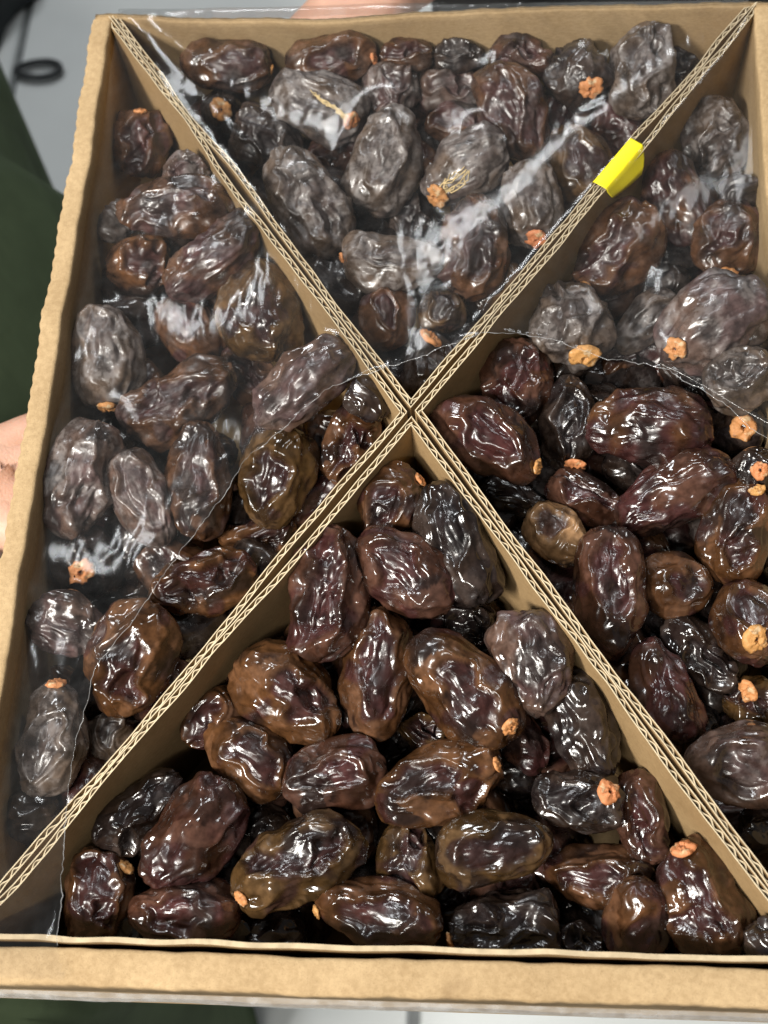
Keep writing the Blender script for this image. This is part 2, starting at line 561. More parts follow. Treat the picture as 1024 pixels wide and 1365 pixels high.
def date_geometry(L, w, t, pal, style, seed, ns=NS, nt=NTH, glow=1.0, dust=0.0):
    """local frame: x long axis, z up (faces out of the pile). metres. returns verts, faces, tint, flesh, bloom"""
    r = np.random.RandomState(seed)
    s = np.linspace(0, math.pi, ns + 1)[1:-1]
    th = np.linspace(0, 2 * math.pi, nt, endpoint=False)
    S, T = np.meshgrid(s, th, indexing='ij')
    S = np.concatenate([[0.0], S.ravel(), [math.pi]]); T = np.concatenate([[0.0], T.ravel(), [0.0]])
    ex = r.uniform(0.78, 0.92)
    X = -np.cos(S); R = np.sin(S).clip(0) ** ex
    taper = r.uniform(0.06, 0.24) * r.choice([-1, 1])
    R = R * (1 + taper * X)
    sq = r.uniform(0.0, 0.10)
    cy, cz = np.cos(T), np.sin(T)
    rad = 1 + sq * np.cos(4 * T + r.rand())
    Pm = np.stack([X * L / 2, R * cy * w / 2 * rad, R * cz * t / 2 * rad], 1) * 1000.0      # mm
    Lm, wm = L * 1000, w * 1000
    N = np.stack([X / (Lm / 2), R * cy / (wm / 2), R * cz / (t * 500)], 1)
    N /= np.linalg.norm(N, axis=1)[:, None] + 1e-9
    off = r.uniform(-40, 40, 3)
    # bend
    bend = r.uniform(-1, 1) * 0.22
    h = np.zeros(len(Pm))
    Q = Pm + off
    h += 2.1 * perlin(Q / 19.0) + 0.9 * perlin(Q / 9.5 + 7)
    warp = np.stack([perlin(Q / 9.0 + 20), perlin(Q / 9.0 + 40), perlin(Q / 9.0 + 60)], 1)
    flesh = np.zeros(len(Pm))
    # sunken patches where the skin sticks to the flesh, each with a raised lip
    npan = {'panel': 1, 'two': 2, 'crumple': 3, 'ridge': 0, 'plump': 1}[style]
    pans = []
    if npan >= 1:
        pans.append((r.uniform(-.12, .12) * Lm, r.uniform(-.08, .08) * wm, r.uniform(.26, .36) * Lm, r.uniform(.20, .30) * wm, r.uniform(-.25, .25), 1.0))
    for q in range(npan - 1):
        sx = (-1) ** q
        pans.append((sx * r.uniform(.15, .28) * Lm, r.uniform(-.3, .3) * wm, r.uniform(.14, .22) * Lm, r.uniform(.12, .2) * wm, r.uniform(-.9, .9), 1.0))
    pans.append((r.uniform(-.2, .2) * Lm, r.uniform(-.2, .2) * wm, .3 * Lm, .25 * wm, r.uniform(-.3, .3), -1.0))
    for (px_, py_, pa, pb, an, side) in pans:
        dx, dy = Pm[:, 0] - px_ + warp[:, 0] * 4.5, Pm[:, 1] - py_ + warp[:, 1] * 4.5
        u = (dx * math.cos(an) + dy * math.sin(an)) / pa; v = (-dx * math.sin(an) + dy * math.cos(an)) / pb
        dd = np.sqrt(u * u + v * v)
        sd = sstep(0.0, 0.35, N[:, 2] * side)
        msk = sstep(1.08, 0.82, dd) * sd
        dep = r.uniform(1.4, 3.0) * (0.6 if style == 'plump' else 1.0)
        h += -dep * msk + 0.75 * np.exp(-((dd - 1.12) / 0.15) ** 2) * sd
        h += 0.35 * np.exp(-((dd - 1.5) / 0.12) ** 2) * sd
        flesh = np.maximum(flesh, msk)
    if style == 'ridge':
        flesh = np.maximum(flesh, sstep(-0.1, 0.35, perlin(Q / 16.0 + 90) + 0.25))
    else:
        flesh = np.maximum(flesh, 0.9 * sstep(0.22, 0.40, perlin(Q / 13.0 + 90)))
    # folds: thin raised pleats along the fruit, sparse on the loose skin, dense where it sticks
    W2 = Pm + warp * 4.0
    body = np.minimum(1, R * 1.5)
    k1 = {'panel': 1.0, 'two': 1.2, 'crumple': 1.3, 'ridge': 1.3, 'plump': 0.5}[style]

    def pleat(sx, sy, o_, sharp):
        f_ = perlin(np.stack([W2[:, 0] / sx, W2[:, 1] / sy, W2[:, 2] / sy], 1) + off * 0.37 + o_)
        return (1 - np.abs(f_) * sharp).clip(0, 1) ** 1.35
    zone = sstep(-0.15, 0.25, perlin(Q / 14.0 + 130))
    # skin tented into broad concave facets that meet in sharp crests
    def crest(sx, sy, o_):
        f_ = perlin(np.stack([W2[:, 0] / sx, W2[:, 1] / sy, W2[:, 2] / sy], 1) + off * 0.29 + o_)
        return 0.22 - np.sqrt(f_ * f_ + 0.0003)
    h += k1 * 3.6 * crest(34.0, 13.0, 5.0) * body
    h += k1 * 1.6 * crest(22.0, 8.0, 15.0) * body * (0.3 + 0.7 * zone)
    h += k1 * 0.55 * pleat(70.0, 9.0, 3.0, 4.2) * body
    if style == 'ridge':
        h += 2.2 * crest(50.0, 6.0, 25.0) * body
        h += 0.35 * (pleat(30.0, 3.2, 23.0, 2.6) - 0.4) * body * zone
    if style == 'crumple':
        h += 2.0 * crest(13.0, 9.0, 35.0)
    h += 1.1 * flesh * crest(15.0, 4.6, 45.0) * body
    h += 0.25 * flesh * (pleat(9.0, 2.6, 51.0, 2.4) - 0.4) * zone * body
    # puckers towards the ends
    endk = sstep(0.80, 1.0, np.abs(X))
    h += endk * (0.7 * np.sin(T * r.randint(5, 9) + warp[:, 2] * 3) * R * 1.6 - 0.5)
    Pm = Pm + N * h[:, None]
    Pm[:, 1] += bend * (Pm[:, 0] ** 2 / Lm - Lm / 12)
    # colours
    sk, fl, bl = PAL[pal]
    bl = max(0.03, min(0.9, bl + dust))  # waxy bloom, with the film's pale haze painted in
    sk, fl = np.array(sk), np.array(fl)
    jit = r.uniform(0.85, 1.2) * glow  # random tone, times the skin brightening that stands for film haze
    n1 = perlin(Q / 11.0 + 5)[:, None]; n2 = perlin(Q / 4.0 + 15)[:, None]
    cs = sk * jit * np.clip(1 + 0.75 * n1 + 0.35 * n2, 0.3, 2.2)
    cf = fl * jit * np.clip(1 + 0.5 * n1 + 0.6 * n2, 0.3, 2.2)
    C = cs * (1 - flesh[:, None]) + cf * flesh[:, None]
    dk = sstep(0.05, 0.45, perlin(Q / 15.0 + 210))[:, None] * 0.85       # over-ripe black areas
    C = C * (1 - dk) + np.array((0.013, 0.008, 0.007)) * dk
    lt = sstep(0.10, 0.20, perlin(Q / 12.0 + 260) + 0.22 * perlin(Q / 2.6 + 270))[:, None] * 0.45 * (1 - flesh[:, None])   # paler dry blisters
    C = C * (1 - lt) + (sk * 2.5 + 0.014) * lt
    nb = sstep(-0.08, 0.28, perlin(Q / 10.0 + 70) + 0.5 * perlin(Q / 4.5 + 75) + 0.15 * (bl - 0.4))
    B = (bl * (0.25 + 0.75 * nb)) * (0.45 + 0.55 * flesh)
    if bl > 0.5: B = bl * (0.25 + 0.75 * nb)
    n = ns - 1
    Fc = []
    for j in range(nt):
        Fc.append((0, 1 + (j + 1) % nt, 1 + j))
    for i in range(n - 1):
        a = 1 + i * nt; b = a + nt
        for j in range(nt):
            j2 = (j + 1) % nt
            Fc.append((a + j, a + j2, b + j2, b + j))
    a = 1 + (n - 1) * nt
    for j in range(nt):
        Fc.append((len(Pm) - 1, a + j, a + (j + 1) % nt))
    return Pm / 1000.0, Fc, C, flesh, B


_FACE_CACHE = {}


def fast_mesh(name, V, Fc):
    me = bpy.data.meshes.new(name)
    key = (len(V), len(Fc))
    if key not in _FACE_CACHE:
        ls = np.array([len(f) for f in Fc], dtype=np.int32)
        st = np.concatenate([[0], np.cumsum(ls)[:-1]]).astype(np.int32)
        vi = np.concatenate([np.array(f, dtype=np.int32) for f in Fc])
        _FACE_CACHE[key] = (ls, st, vi)
    ls, st, vi = _FACE_CACHE[key]
    me.vertices.add(len(V)); me.vertices.foreach_set('co', np.asarray(V, dtype=np.float32).ravel())
    me.loops.add(len(vi)); me.loops.foreach_set('vertex_index', vi)
    me.polygons.add(len(ls)); me.polygons.foreach_set('loop_start', st)
    me.polygons.foreach_set('use_smooth', np.ones(len(ls), dtype=bool))
    me.update(calc_edges=True)
    return me


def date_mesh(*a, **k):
    under_film = 1.0 if k.get('dust', 0) > 0 else 0.0
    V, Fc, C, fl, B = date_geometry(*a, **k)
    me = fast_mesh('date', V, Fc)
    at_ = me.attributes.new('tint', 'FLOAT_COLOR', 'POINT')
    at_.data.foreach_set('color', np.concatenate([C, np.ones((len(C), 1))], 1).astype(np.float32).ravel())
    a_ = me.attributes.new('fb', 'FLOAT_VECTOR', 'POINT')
    a_.data.foreach_set('vector', np.stack([fl, B, fl * 0 + under_film], 1).astype(np.float32).ravel())
    me.materials.append(M_DATE)
    return me, V, Fc


# rows: compartment, x1,y1,x2,y2 (ends of the long axis, photo pixels), width, level (0 top .. 3 deep), palette, style, stem cap (x, y, size) or None, end-on pitch in degrees, label
DATES = [
('top', 243,82, 368,92, 76, 1.0,'brown','panel',(366,93,14),0,'brown date nearest the far left corner of the box, under a film streak'),
('top', 378,97, 503,66, 72, 0.6,'brown','panel',(498,78,18),0,'brown date against the far wall with a small orange cap at its right tip'),
('top', 357,112, 487,166, 92, 0.0,'grey','ridge',(468,160,26,418,125),0,'plump grey bloomed date with straw strands beside its orange cap, left part of far compartment'),
('top', 528,86, 516,160, 74, 0.6,'purple','crumple',None,0,'small crumpled purple brown date just above the long grey brown date, far compartment'),
('top', 508,76, 578,72, 46, 1.6,'brown','two',None,0,'small low brown date touching the middle of the far wall'),
('top', 578,74, 648,76, 42, 2.0,'dark','crumple',None,0,'small folded dark glossy date low against the far wall'),
('top', 552,116, 644,122, 68, 1.2,'purple','two',None,0,'pale purple date under a bright film glint near the far wall'),
('top', 566,160, 646,172, 60, 1.4,'brown','panel',None,0,'small glossy brown date under the purple one, middle of far compartment'),
('top', 537,138, 492,286, 98, 0.0,'grey','panel',None,0,'long grey brown date standing upright in the middle of the far compartment'),
('top', 652,88, 716,212, 98, 0.0,'brown','two',None,0,'large plump glossy brown date leaning right, middle of far compartment'),
('top', 652,66, 738,84, 54, 1.7,'maroon','crumple',None,0,'low maroon wrinkled date against the far wall, left of the black capped one'),
('top', 766,80, 774,112, 88, 0.4,'dark','crumple',(787,117,32),48,'round black date facing up with orange cap, near the far wall'),
('top', 866,28, 848,160, 90, 0.0,'grey','crumple',None,0,'large grey brown date pressed against the film by the far right divider'),
('top', 892,66, 922,92, 44, 2.4,'dark','two',None,0,'dark date tucked in the corner behind the large grey brown one'),
('top', 752,163, 786,268, 88, 0.8,'olive','plump',None,0,'smooth olive brown date just left of the yellow tab'),
('top', 800,128, 842,208, 64, 1.8,'maroon','ridge',None,0,'ribbed maroon date above the yellow tab beside the divider'),
('top', 674,182, 566,264, 88, 0.0,'grey','ridge',(583,260,34,622,226),0,'grey bloomed date with straw strands and orange cap at lower left, far compartment'),
('top', 700,214, 716,332, 88, 0.4,'grey','ridge',(716,317,30),0,'ridged slate grey date with reddish cap touching the far right divider'),
('top', 644,260, 622,402, 92, 0.4,'brown','crumple',None,0,'creased brown date with rough top, beside the ridged slate grey date'),
('top', 452,346, 598,356, 82, 0.0,'grey','panel',(455,344,16),0,'smooth grey brown date lying level, lower middle of far compartment'),
('top', 372,196, 452,342, 98, 0.0,'grey','crumple',None,0,'long blackish grey date lying along the far left divider'),
('top', 312,162, 402,208, 82, 0.9,'dark','crumple',None,0,'dark crumpled date beside the left divider, above the long blackish one'),
('top', 302,158, 298,146, 58, 1.5,'dark','plump',(295,147,30),60,'dark date end-on beside the far left divider, round orange cap up'),
('top', 408,206, 464,220, 50, 1.9,'brown','two',None,0,'small low brown date between the strand-capped grey date and the blackish one'),
('top', 508,384, 518,470, 78, 1.0,'brown','panel',None,0,'stubby brown date under the level grey brown one, far compartment'),
('top', 580,390, 596,446, 62, 1.3,'olive','panel',None,0,'small olive date near the centre cross, behind a small orange cap'),
('top', 574,440, 566,534, 80, 1.3,'dark','ridge',(573,452,32),0,'black date at the tip of the far compartment with flat orange cap'),
('top', 688,350, 632,424, 60, 1.9,'olive','plump',None,0,'low olive date half hidden by the far right divider'),
('top', 528,262, 566,318, 60, 2.0,'dark','crumple',None,0,'low dark date between the long grey brown and the creased brown one'),

('left', 192,146, 186,240, 88, 1.0,'brown','crumple',(187,149,18),0,'crumpled brown date highest in the left compartment, small pale cap on top'),
('left', 220,232, 288,218, 52, 1.8,'purple','crumple',None,0,'small grey purple date low beside the far left divider, left compartment'),
('left', 163,272, 324,272, 78, 0.5,'brown','two',None,0,'long glossy brown date lying level, upper left compartment'),
('left', 138,280, 176,312, 60, 2.2,'grey','ridge',None,0,'grey date half hidden at the left wall under the long level brown one'),
('left', 352,288, 238,388, 84, 0.0,'brown','ridge',(350,302,20),0,'deeply pleated glossy brown date slanting up to the right, left compartment'),
('left', 140,362, 232,346, 82, 0.8,'amber','two',None,0,'squarish amber brown date near the left wall'),
('left', 332,343, 362,482, 108, 0.0,'olive','panel',None,0,'large olive brown date with a grey sunken patch, beside the left divider'),
('left', 140,400, 146,548, 100, 0.0,'grey','panel',(143,541,28),0,'upright grey brown date by the left wall with red cap below'),
('left', 212,398, 292,478, 88, 0.9,'brown','plump',None,0,'dark brown date with reddish patch in the middle of the left compartment'),
('left', 166,578, 314,490, 98, 0.0,'brown','crumple',None,0,'creased grey brown date slanting up right, centre of left compartment'),
('left', 346,566, 470,458, 88, 0.0,'purple','ridge',None,0,'mauve grey wrinkled date under the film edge near the centre cross'),
('left', 302,462, 362,534, 62, 1.4,'brown','crumple',None,0,'folded brown date left of the mauve grey wrinkled one'),
('left', 132,556, 88,722, 100, 0.0,'purple','two',None,0,'large brown purple date by the left wall, third from the bottom'),
('left', 162,600, 218,734, 84, 0.2,'purple','panel',None,0,'purple date lying against the large brown purple one, left compartment'),
('left', 272,558, 262,722, 92, 0.3,'brown','two',None,0,'brown date with bright film glints at the torn film edge'),
('left', 384,565, 352,706, 100, 0.0,'olive','panel',None,0,'glossy olive amber date with an oval hollow, just outside the film edge'),
('left', 292,722, 398,706, 62, 1.4,'amber','two',None,0,'low amber date under the glossy olive one, left compartment'),
('left', 494,542, 440,644, 80, 0.7,'brown','crumple',(489,553,22),0,'glossy brown date at the inner tip of the left compartment, orange cap on top'),
('left', 470,506, 512,556, 52, 2.0,'dark','ridge',None,0,'dark date low in the inner tip of the left compartment'),
('left', 118,768, 112,752, 96, 0.8,'dark','crumple',(108,762,36),45,'dark date end-on under bright film streaks with salmon coloured cap'),
('left', 196,792, 344,764, 86, 0.8,'amber','crumple',None,0,'glossy amber brown date beside the lower left divider, half hidden'),
('left', 42,812, 142,862, 78, 1.0,'purple','ridge',None,0,'purple wrinkled date against the left wall, below the salmon cap'),
('left', 204,800, 146,958, 118, 0.2,'amber','two',None,0,'big amber date half under the film edge, lower left compartment'),
('left', 80,902, 58,1064, 88, 0.2,'grey','panel',(72,904,28),0,'upright grey brown date lowest at the left wall, glint on its lower part'),
('left', 128,1016, 164,952, 62, 1.8,'grey','plump',None,0,'grey date wedged between the big amber one and the lower left divider'),
('left', 10,1092, 80,1078, 66, 2.0,'dark','ridge',None,0,'dark date deep in the bottom end of the left compartment'),

('right', 962,128, 944,244, 90, 0.9,'grey','crumple',None,0,'grey brown shrivelled date in the far corner of the right compartment'),
('right', 884,202, 924,328, 84, 0.2,'brown','ridge',None,0,'glossy brown date with grey folds, just right of the yellow tab'),
('right', 876,276, 772,392, 104, 0.0,'brown','two',(782,380,18),0,'large glossy brown date leaning on the far right divider'),
('right', 978,262, 962,372, 94, 0.3,'brown','two',(968,367,32),0,'brown date by the right wall with flat tan cap below'),
('right', 960,268, 1008,246, 54, 2.0,'dark','ridge',None,0,'dark date low at the right wall behind the flat capped one'),
('right', 752,392, 772,466, 108, 0.3,'grey','crumple',(780,472,42),35,'round slate date with a large golden cap at the film edge'),
('right', 1036,386, 886,478, 120, 0.0,'purple','ridge',(901,464,32),0,'large mauve grey date with orange cap on its left end, right compartment'),
('right', 872,380, 918,372, 50, 1.9,'dark','plump',None,0,'small dark shiny date between three big ones, right compartment'),
('right', 900,392, 822,470, 66, 1.4,'grey','plump',None,0,'dull grey brown date left of the large mauve grey one'),
('right', 690,448, 690,568, 94, 0.8,'maroon','two',None,0,'dark maroon date under the film edge near the centre cross, right compartment'),
('right', 580,540, 720,630, 94, 0.0,'maroon','panel',(716,622,22),0,'glossy reddish brown date beside the centre cross, right compartment'),
('right', 762,496, 754,630, 78, 0.7,'dark','two',(766,619,30),0,'black date standing left of the big swirled one, orange scrap below'),
('right', 778,562, 954,578, 112, 0.0,'brown','ridge',None,0,'big grey brown date with swirled wrinkles, middle of right compartment'),
('right', 980,614, 818,704, 98, 0.2,'maroon','ridge',None,0,'dark maroon pointed date directly below the swirled one'),
('right', 948,530, 1036,480, 86, 0.5,'grey','crumple',None,0,'grey date under the folded film edge at the right side'),
('right', 972,584, 990,572, 76, 1.3,'dark','plump',(991,569,36),50,'dark date end-on with golden cap below the folded film edge'),
('right', 1002,640, 1012,626, 70, 1.7,'dark','plump',(1013,627,26),40,'dark date at the right picture edge with a brown orange cap'),
('right', 1004,640, 960,778, 98, 0.4,'amber','two',(1010,654,22),0,'amber glossy date with torn skin at the right picture edge'),
('right', 732,642, 834,688, 68, 1.3,'maroon','panel',None,0,'low maroon date left of the dark pointed one, right compartment'),
('right', 720,690, 760,736, 78, 0.9,'beige','plump',None,30,'stubby beige brown date beside the lower right divider'),
('right', 642,648, 738,684, 56, 1.9,'dark','ridge',None,0,'low dark date under the glossy reddish brown one'),
('right', 810,698, 816,882, 102, 0.0,'maroon','panel',None,0,'upright oval red brown date beside the lower right divider'),
('right', 850,774, 954,786, 88, 0.7,'brown','plump',None,0,'smooth brown date resting against the upright oval one'),
('right', 994,812, 1004,846, 104, 0.5,'brown','plump',(1007,851,38),38,'brown date end-on with orange ring cap at the right picture edge'),
('right', 858,846, 914,992, 82, 0.8,'maroon','ridge',None,0,'long dark maroon date lying along the lower right divider'),
('right', 888,826, 978,916, 74, 1.3,'dark','two',None,0,'dark brown date between the long maroon one and the ring capped one'),
('right', 960,940, 1040,930, 66, 1.4,'olive','crumple',(998,920,34),0,'low olive date with golden cap on top at the right edge'),
('right', 908,1016, 1068,1026, 114, 0.2,'purple','panel',None,0,'large plum coloured date lowest in view in the right compartment'),
('right', 986,1104, 1050,1112, 60, 1.6,'dark','ridge',None,0,'dark date at the bottom right, behind the lower right divider'),
('right', 950,612, 1014,600, 60, 1.9,'olive','plump',None,0,'low olive brown date under the golden capped one at the right'),
('right', 800,610, 880,640, 60, 2.0,'dark','ridge',None,0,'low black date beneath the big swirled one'),
('right', 800,490, 850,476, 56, 2.0,'brown','two',None,0,'low brown date right of the large golden cap'),
('right', 906,500, 962,520, 60, 2.0,'dark','crumple',None,0,'low dark date between the swirled one and the folded film edge'),
('right', 900,940, 950,980, 60, 2.4,'dark','ridge',None,0,'deep black date above the large plum coloured one'),

('bottom', 548,618, 498,714, 84, 0.2,'brown','two',(567,638,20),0,'brown date in the tip of the near compartment, small orange scrap beside it'),
('bottom', 580,638, 646,808, 100, -0.7,'dark','panel',None,0,'long dark glossy date lying along the right side of the near tip'),
('bottom', 476,714, 608,808, 102, -0.9,'maroon','panel',None,0,'oval red brown date with bright rim, near tip of the near compartment'),
('bottom', 442,688, 414,876, 106, 0.4,'maroon','crumple',None,0,'crumpled red brown date leaning on the left side of the near tip'),
('bottom', 514,804, 494,988, 94, 0.1,'brown','panel',None,0,'pear shaped brown date left of the large oval amber one'),
('bottom', 546,846, 686,990, 120, -0.8,'amber','panel',(680,968,26),0,'large oval date with amber rim and dark hollow, middle of near compartment'),
('bottom', 696,806, 726,958, 110, -0.7,'purple','two',None,0,'mauve brown date with cracked skin beside the lower right divider'),
('bottom', 748,890, 808,1040, 90, 0.7,'dark','ridge',None,0,'slate black date along the lower right divider, near compartment'),
('bottom', 320,876, 448,976, 112, 0.0,'amber','two',None,0,'plump beige amber date near the lower left divider'),
('bottom', 276,960, 384,1054, 96, 0.4,'amber','plump',None,0,'orange brown date with a pale torn flap of skin'),
('bottom', 246,992, 318,922, 70, 1.3,'brown','plump',None,0,'brown date half hidden behind the torn flap one, at the divider'),
('bottom', 374,1048, 518,1020, 98, 0.2,'maroon','panel',None,0,'red brown date with wet wrinkled hollow, left of centre in near compartment'),
('bottom', 498,1080, 670,1010, 112, 0.0,'amber','two',(662,1020,20),0,'large amber red date below the large oval one'),
('bottom', 668,956, 728,1020, 68, 1.3,'maroon','ridge',None,0,'small maroon date wedged below the large oval one'),
('bottom', 314,1040, 204,1186, 116, 0.0,'maroon','ridge',None,0,'deeply wrinkled dark maroon date, left part of near compartment'),
('bottom', 240,1036, 130,1130, 76, 1.1,'dark','two',None,0,'black glossy date along the lower left divider'),
('bottom', 136,1126, 124,1260, 96, 0.3,'brown','two',(168,1157,26),0,'dark brown date in the bottom left corner with orange cap on its right'),
('bottom', 168,1220, 324,1216, 88, 0.3,'maroon','panel',None,0,'oval maroon date second from the left along the front wall'),
('bottom', 308,1198, 486,1106, 112, 0.0,'olive','crumple',(322,1197,24),0,'glossy lumpy olive black date with small orange cap at its lower left'),
('bottom', 414,1204, 590,1258, 98, 0.2,'brown','panel',(418,1220,20),0,'grey brown date with wet white glints, third along the front wall'),
('bottom', 532,1090, 566,1212, 84, 0.8,'olive','crumple',None,0,'olive brown date below the large amber red one'),
('bottom', 578,1148, 740,1114, 106, 0.0,'olive','plump',None,0,'smooth olive brown date with a dark spot, right of centre in near compartment'),
('bottom', 594,1256, 750,1236, 92, 0.6,'dark','crumple',(598,1256,24),0,'black glossy date with curling fold at the front wall'),
('bottom', 704,1066, 836,1072, 88, 0.2,'dark','two',(811,1056,34),0,'dark glossy date with a raised orange cap on its right end'),
('bottom', 846,1026, 862,1154, 78, 0.8,'maroon','two',None,0,'dark maroon date right of the raised orange cap'),
('bottom', 722,1164, 874,1172, 84, 0.5,'brown','two',None,0,'brown date with black right end, below the raised orange cap'),
('bottom', 850,1250, 850,1222, 100, 0.2,'brown','plump',None,42,'round brown date end-on at the front wall'),
('bottom', 904,1124, 972,1290, 112, 0.0,'brown','two',(911,1133,34),0,'large brown date in the right of the near compartment with pale orange cap'),
('bottom', 740,1252, 806,1260, 62, 1.5,'dark','crumple',None,0,'dark date low at the front wall left of the round end-on one'),
('bottom', 330,1248, 410,1244, 62, 1.5,'dark','ridge',None,0,'dark date low at the front wall, under the olive black lumpy one'),
('bottom', 332,1110, 392,1094, 58, 1.8,'dark','ridge',None,0,'low slate date between the wrinkled maroon one and the olive black one'),
('bottom', 540,988, 586,962, 60, 1.9,'olive','crumple',None,0,'low olive date peeking out between the pear shaped and the large oval one'),
('bottom', 590,826, 664,840, 62, 1.9,'dark','two',None,0,'low black date beneath the long dark glossy one'),
('bottom', 660,1030, 716,1044, 56, 2.2,'dark','ridge',None,0,'deep black date between the large amber red one and the raised cap'),
('bottom', 1004,1250, 1060,1276, 66, 1.8,'dark','ridge',None,0,'black date in the right end corner of the near compartment'),

]

LEVEL = {'top': (-0.021, -0.031, -0.042, -0.054), 'left': (-0.022, -0.033, -0.044, -0.055),
         'right': (-0.024, -0.034, -0.045, -0.056), 'bottom': (-0.022, -0.032, -0.044, -0.056)}
recs = []
for i, (cp, x1, y1, x2, y2, wp, lv, pal, sty, cal, pitch, lab) in enumerate(DATES):
    lo = int(lv); fr = lv - lo
    z = LEVEL[cp][lo] * (1 - fr) + LEVEL[cp][min(3, lo + 1)] * fr
    recs.append(dict(cp=cp, e=(x1, y1, x2, y2), wp=wp, lv=lv, z=z, pal=pal, sty=sty, cal=cal, pitch=pitch, lab=lab, sh=np.zeros(2), i=i))
    under_film = cp == 'top' or (cp == 'right' and max(y1, y2) < 500) or (cp == 'left' and (y1 + y2) / 2 < 700 and (x1 + x2) / 2 < 340)
    recs[-1].update(glow=1.25 if under_film else 0.95, dust=0.10 if under_film else -0.14)      # film haze put into skin and bloom colour; covered fruit also drier, rougher


def solve(q):
    """3D placement of a record from its pixels and its height"""
    x1, y1, x2, y2 = q['e']
    c = at((x1 + x2) / 2, (y1 + y2) / 2, q['z'])
    c[:2] += q['sh']
    v = unit(CC - c)
    n = unit(0.62 * v + 0.38 * np.array([0, 0, 1.0]))
    pts = []
    for (u, w_) in ((x1, y1), (x2, y2)):
        d = ray(u, w_); pts.append(CC + d * (np.dot(at((x1 + x2) / 2, (y1 + y2) / 2, q['z']) - CC, n) / np.dot(d, n)))
    ax = pts[1] - pts[0]; L = np.linalg.norm(ax); ax /= L; L *= 0.98
    w = 0.94 * q['wp'] * depth_of(c) / F_PX
    if q['pitch']:
        # axis turned towards the viewer; the second end faces the camera
        L = max(L, 1.30 * w)
        a = math.radians(q['pitch'])
        ax2 = ax * math.cos(a) + n * math.sin(a)
        n = n * math.cos(a) - ax * math.sin(a)
        ax = ax2
        c = c - v * 0.12 * w
    yv = unit(np.cross(n, ax)); n = np.cross(ax, yv)
    t = w * (0.80 if not q['pitch'] else 0.92)
    q.update(c=c, ax=ax, yv=yv, n=n, L=L, w=w, t=t)
    k = 5
    us = np.linspace(-1, 1, k) * (L / 2 - t * 0.46)
    q['sp'] = np.array([c + ax * u for u in us]); q['sr'] = np.full(k, t * 0.46)
    q['sr'][0] *= .92; q['sr'][-1] *= .92


for q in recs: solve(q)
# settle the pile: deeper fruit give way along the sight line, nobody pokes through the cardboard
for it in range(40):
    mv = 0
    for i, a in enumerate(recs):
        for b in recs[i + 1:]:
            if a['cp'] != b['cp'] or np.linalg.norm(a['c'] - b['c']) > (a['L'] + b['L']) / 2: continue
            D = np.linalg.norm(a['sp'][:, None] - b['sp'][None], axis=2)
            pen = (a['sr'][:, None] + b['sr'][None]) * 0.93 - D
            p = pen.max()
            if p > 0.0004:
                hi, lw = (a, b) if a['lv'] <= b['lv'] else (b, a)
                st = min(p * 0.6, 0.003)
                if abs(a['lv'] - b['lv']) < 0.3:
                    hi['z'] = min(-0.010, hi['z'] + st * 0.4); lw['z'] -= st * 0.4
                else:
                    lw['z'] -= st
                lw['z'] = max(lw['z'], -BOX_D + 0.003 + lw['t'] * 0.45)
                mv += 1
    for q in recs:
        solve(q)
        tri = INNER[q['cp']]
        for e in range(3):
            a, b = np.array(tri[e]), np.array(tri[(e + 1) % 3])
            d = unit(b - a); nn = np.array([-d[1], d[0]])
            dist = (q['sp'][:, :2] - a) @ nn - q['sr'] * 1.04
            if dist.min() < 0:
                tow = np.dot(nn, unit((CC - q['c'])[:2]))
                if tow > 0.15 and q['z'] < -0.0105:
                    q['z'] = min(-0.010, q['z'] + min(-dist.min(), 0.003)); q['sh'] = q['sh'] * 0.8
                    continue
                q['sh'] = q['sh'] + nn * min(-dist.min(), 0.004) * 0.7
                lim = 0.012
                m_ = np.linalg.norm(q['sh'])
                if m_ > lim: q['sh'] *= lim / m_
        solve(q)
    if not mv: break


def calyx_mesh(seed, rad):
    """dried star-shaped cap with a pit in the middle"""
    r = np.random.RandomState(seed)
    prof = [(0.0, -0.10), (0.16, -0.05), (0.22, 0.34), (0.36, 0.42), (0.54, 0.24), (0.72, 0.30), (0.90, 0.18), (1.0, 0.0), (0.86, -0.16), (0.4, -0.25)]
    nt = 30; V = []
    lob = r.randint(5, 7); ph = r.rand() * 6
    for i, (pr, pz) in enumerate(prof):
        for j in range(nt):
            a = 2 * math.pi * j / nt
            n = perlin(np.array([[math.cos(a) * 1.7 + seed, math.sin(a) * 1.7, i * 0.35]]))[0]
            n2_ = perlin(np.array([[math.cos(a) * 4.5 + seed, math.sin(a) * 4.5, i * 0.5 + 3]]))[0]
            k = 1 + (0.05 * math.cos(lob * a + ph) + 0.24 * n + 0.20 * n2_) * sstep(0.3, 1.0, np.array(pr))
            V.append((pr * k * math.cos(a) * rad, pr * k * math.sin(a) * rad, (pz * 1.05 + 0.16 * n + 0.09 * n2_ + 0.05 * math.cos(lob * a + ph) * pr) * rad))
    fs = grid_faces(len(prof), nt, True)
    fs.append(tuple(range(nt - 1, -1, -1)))
    return mesh_from('stem_cap', V, [tuple(reversed(f)) for f in fs])


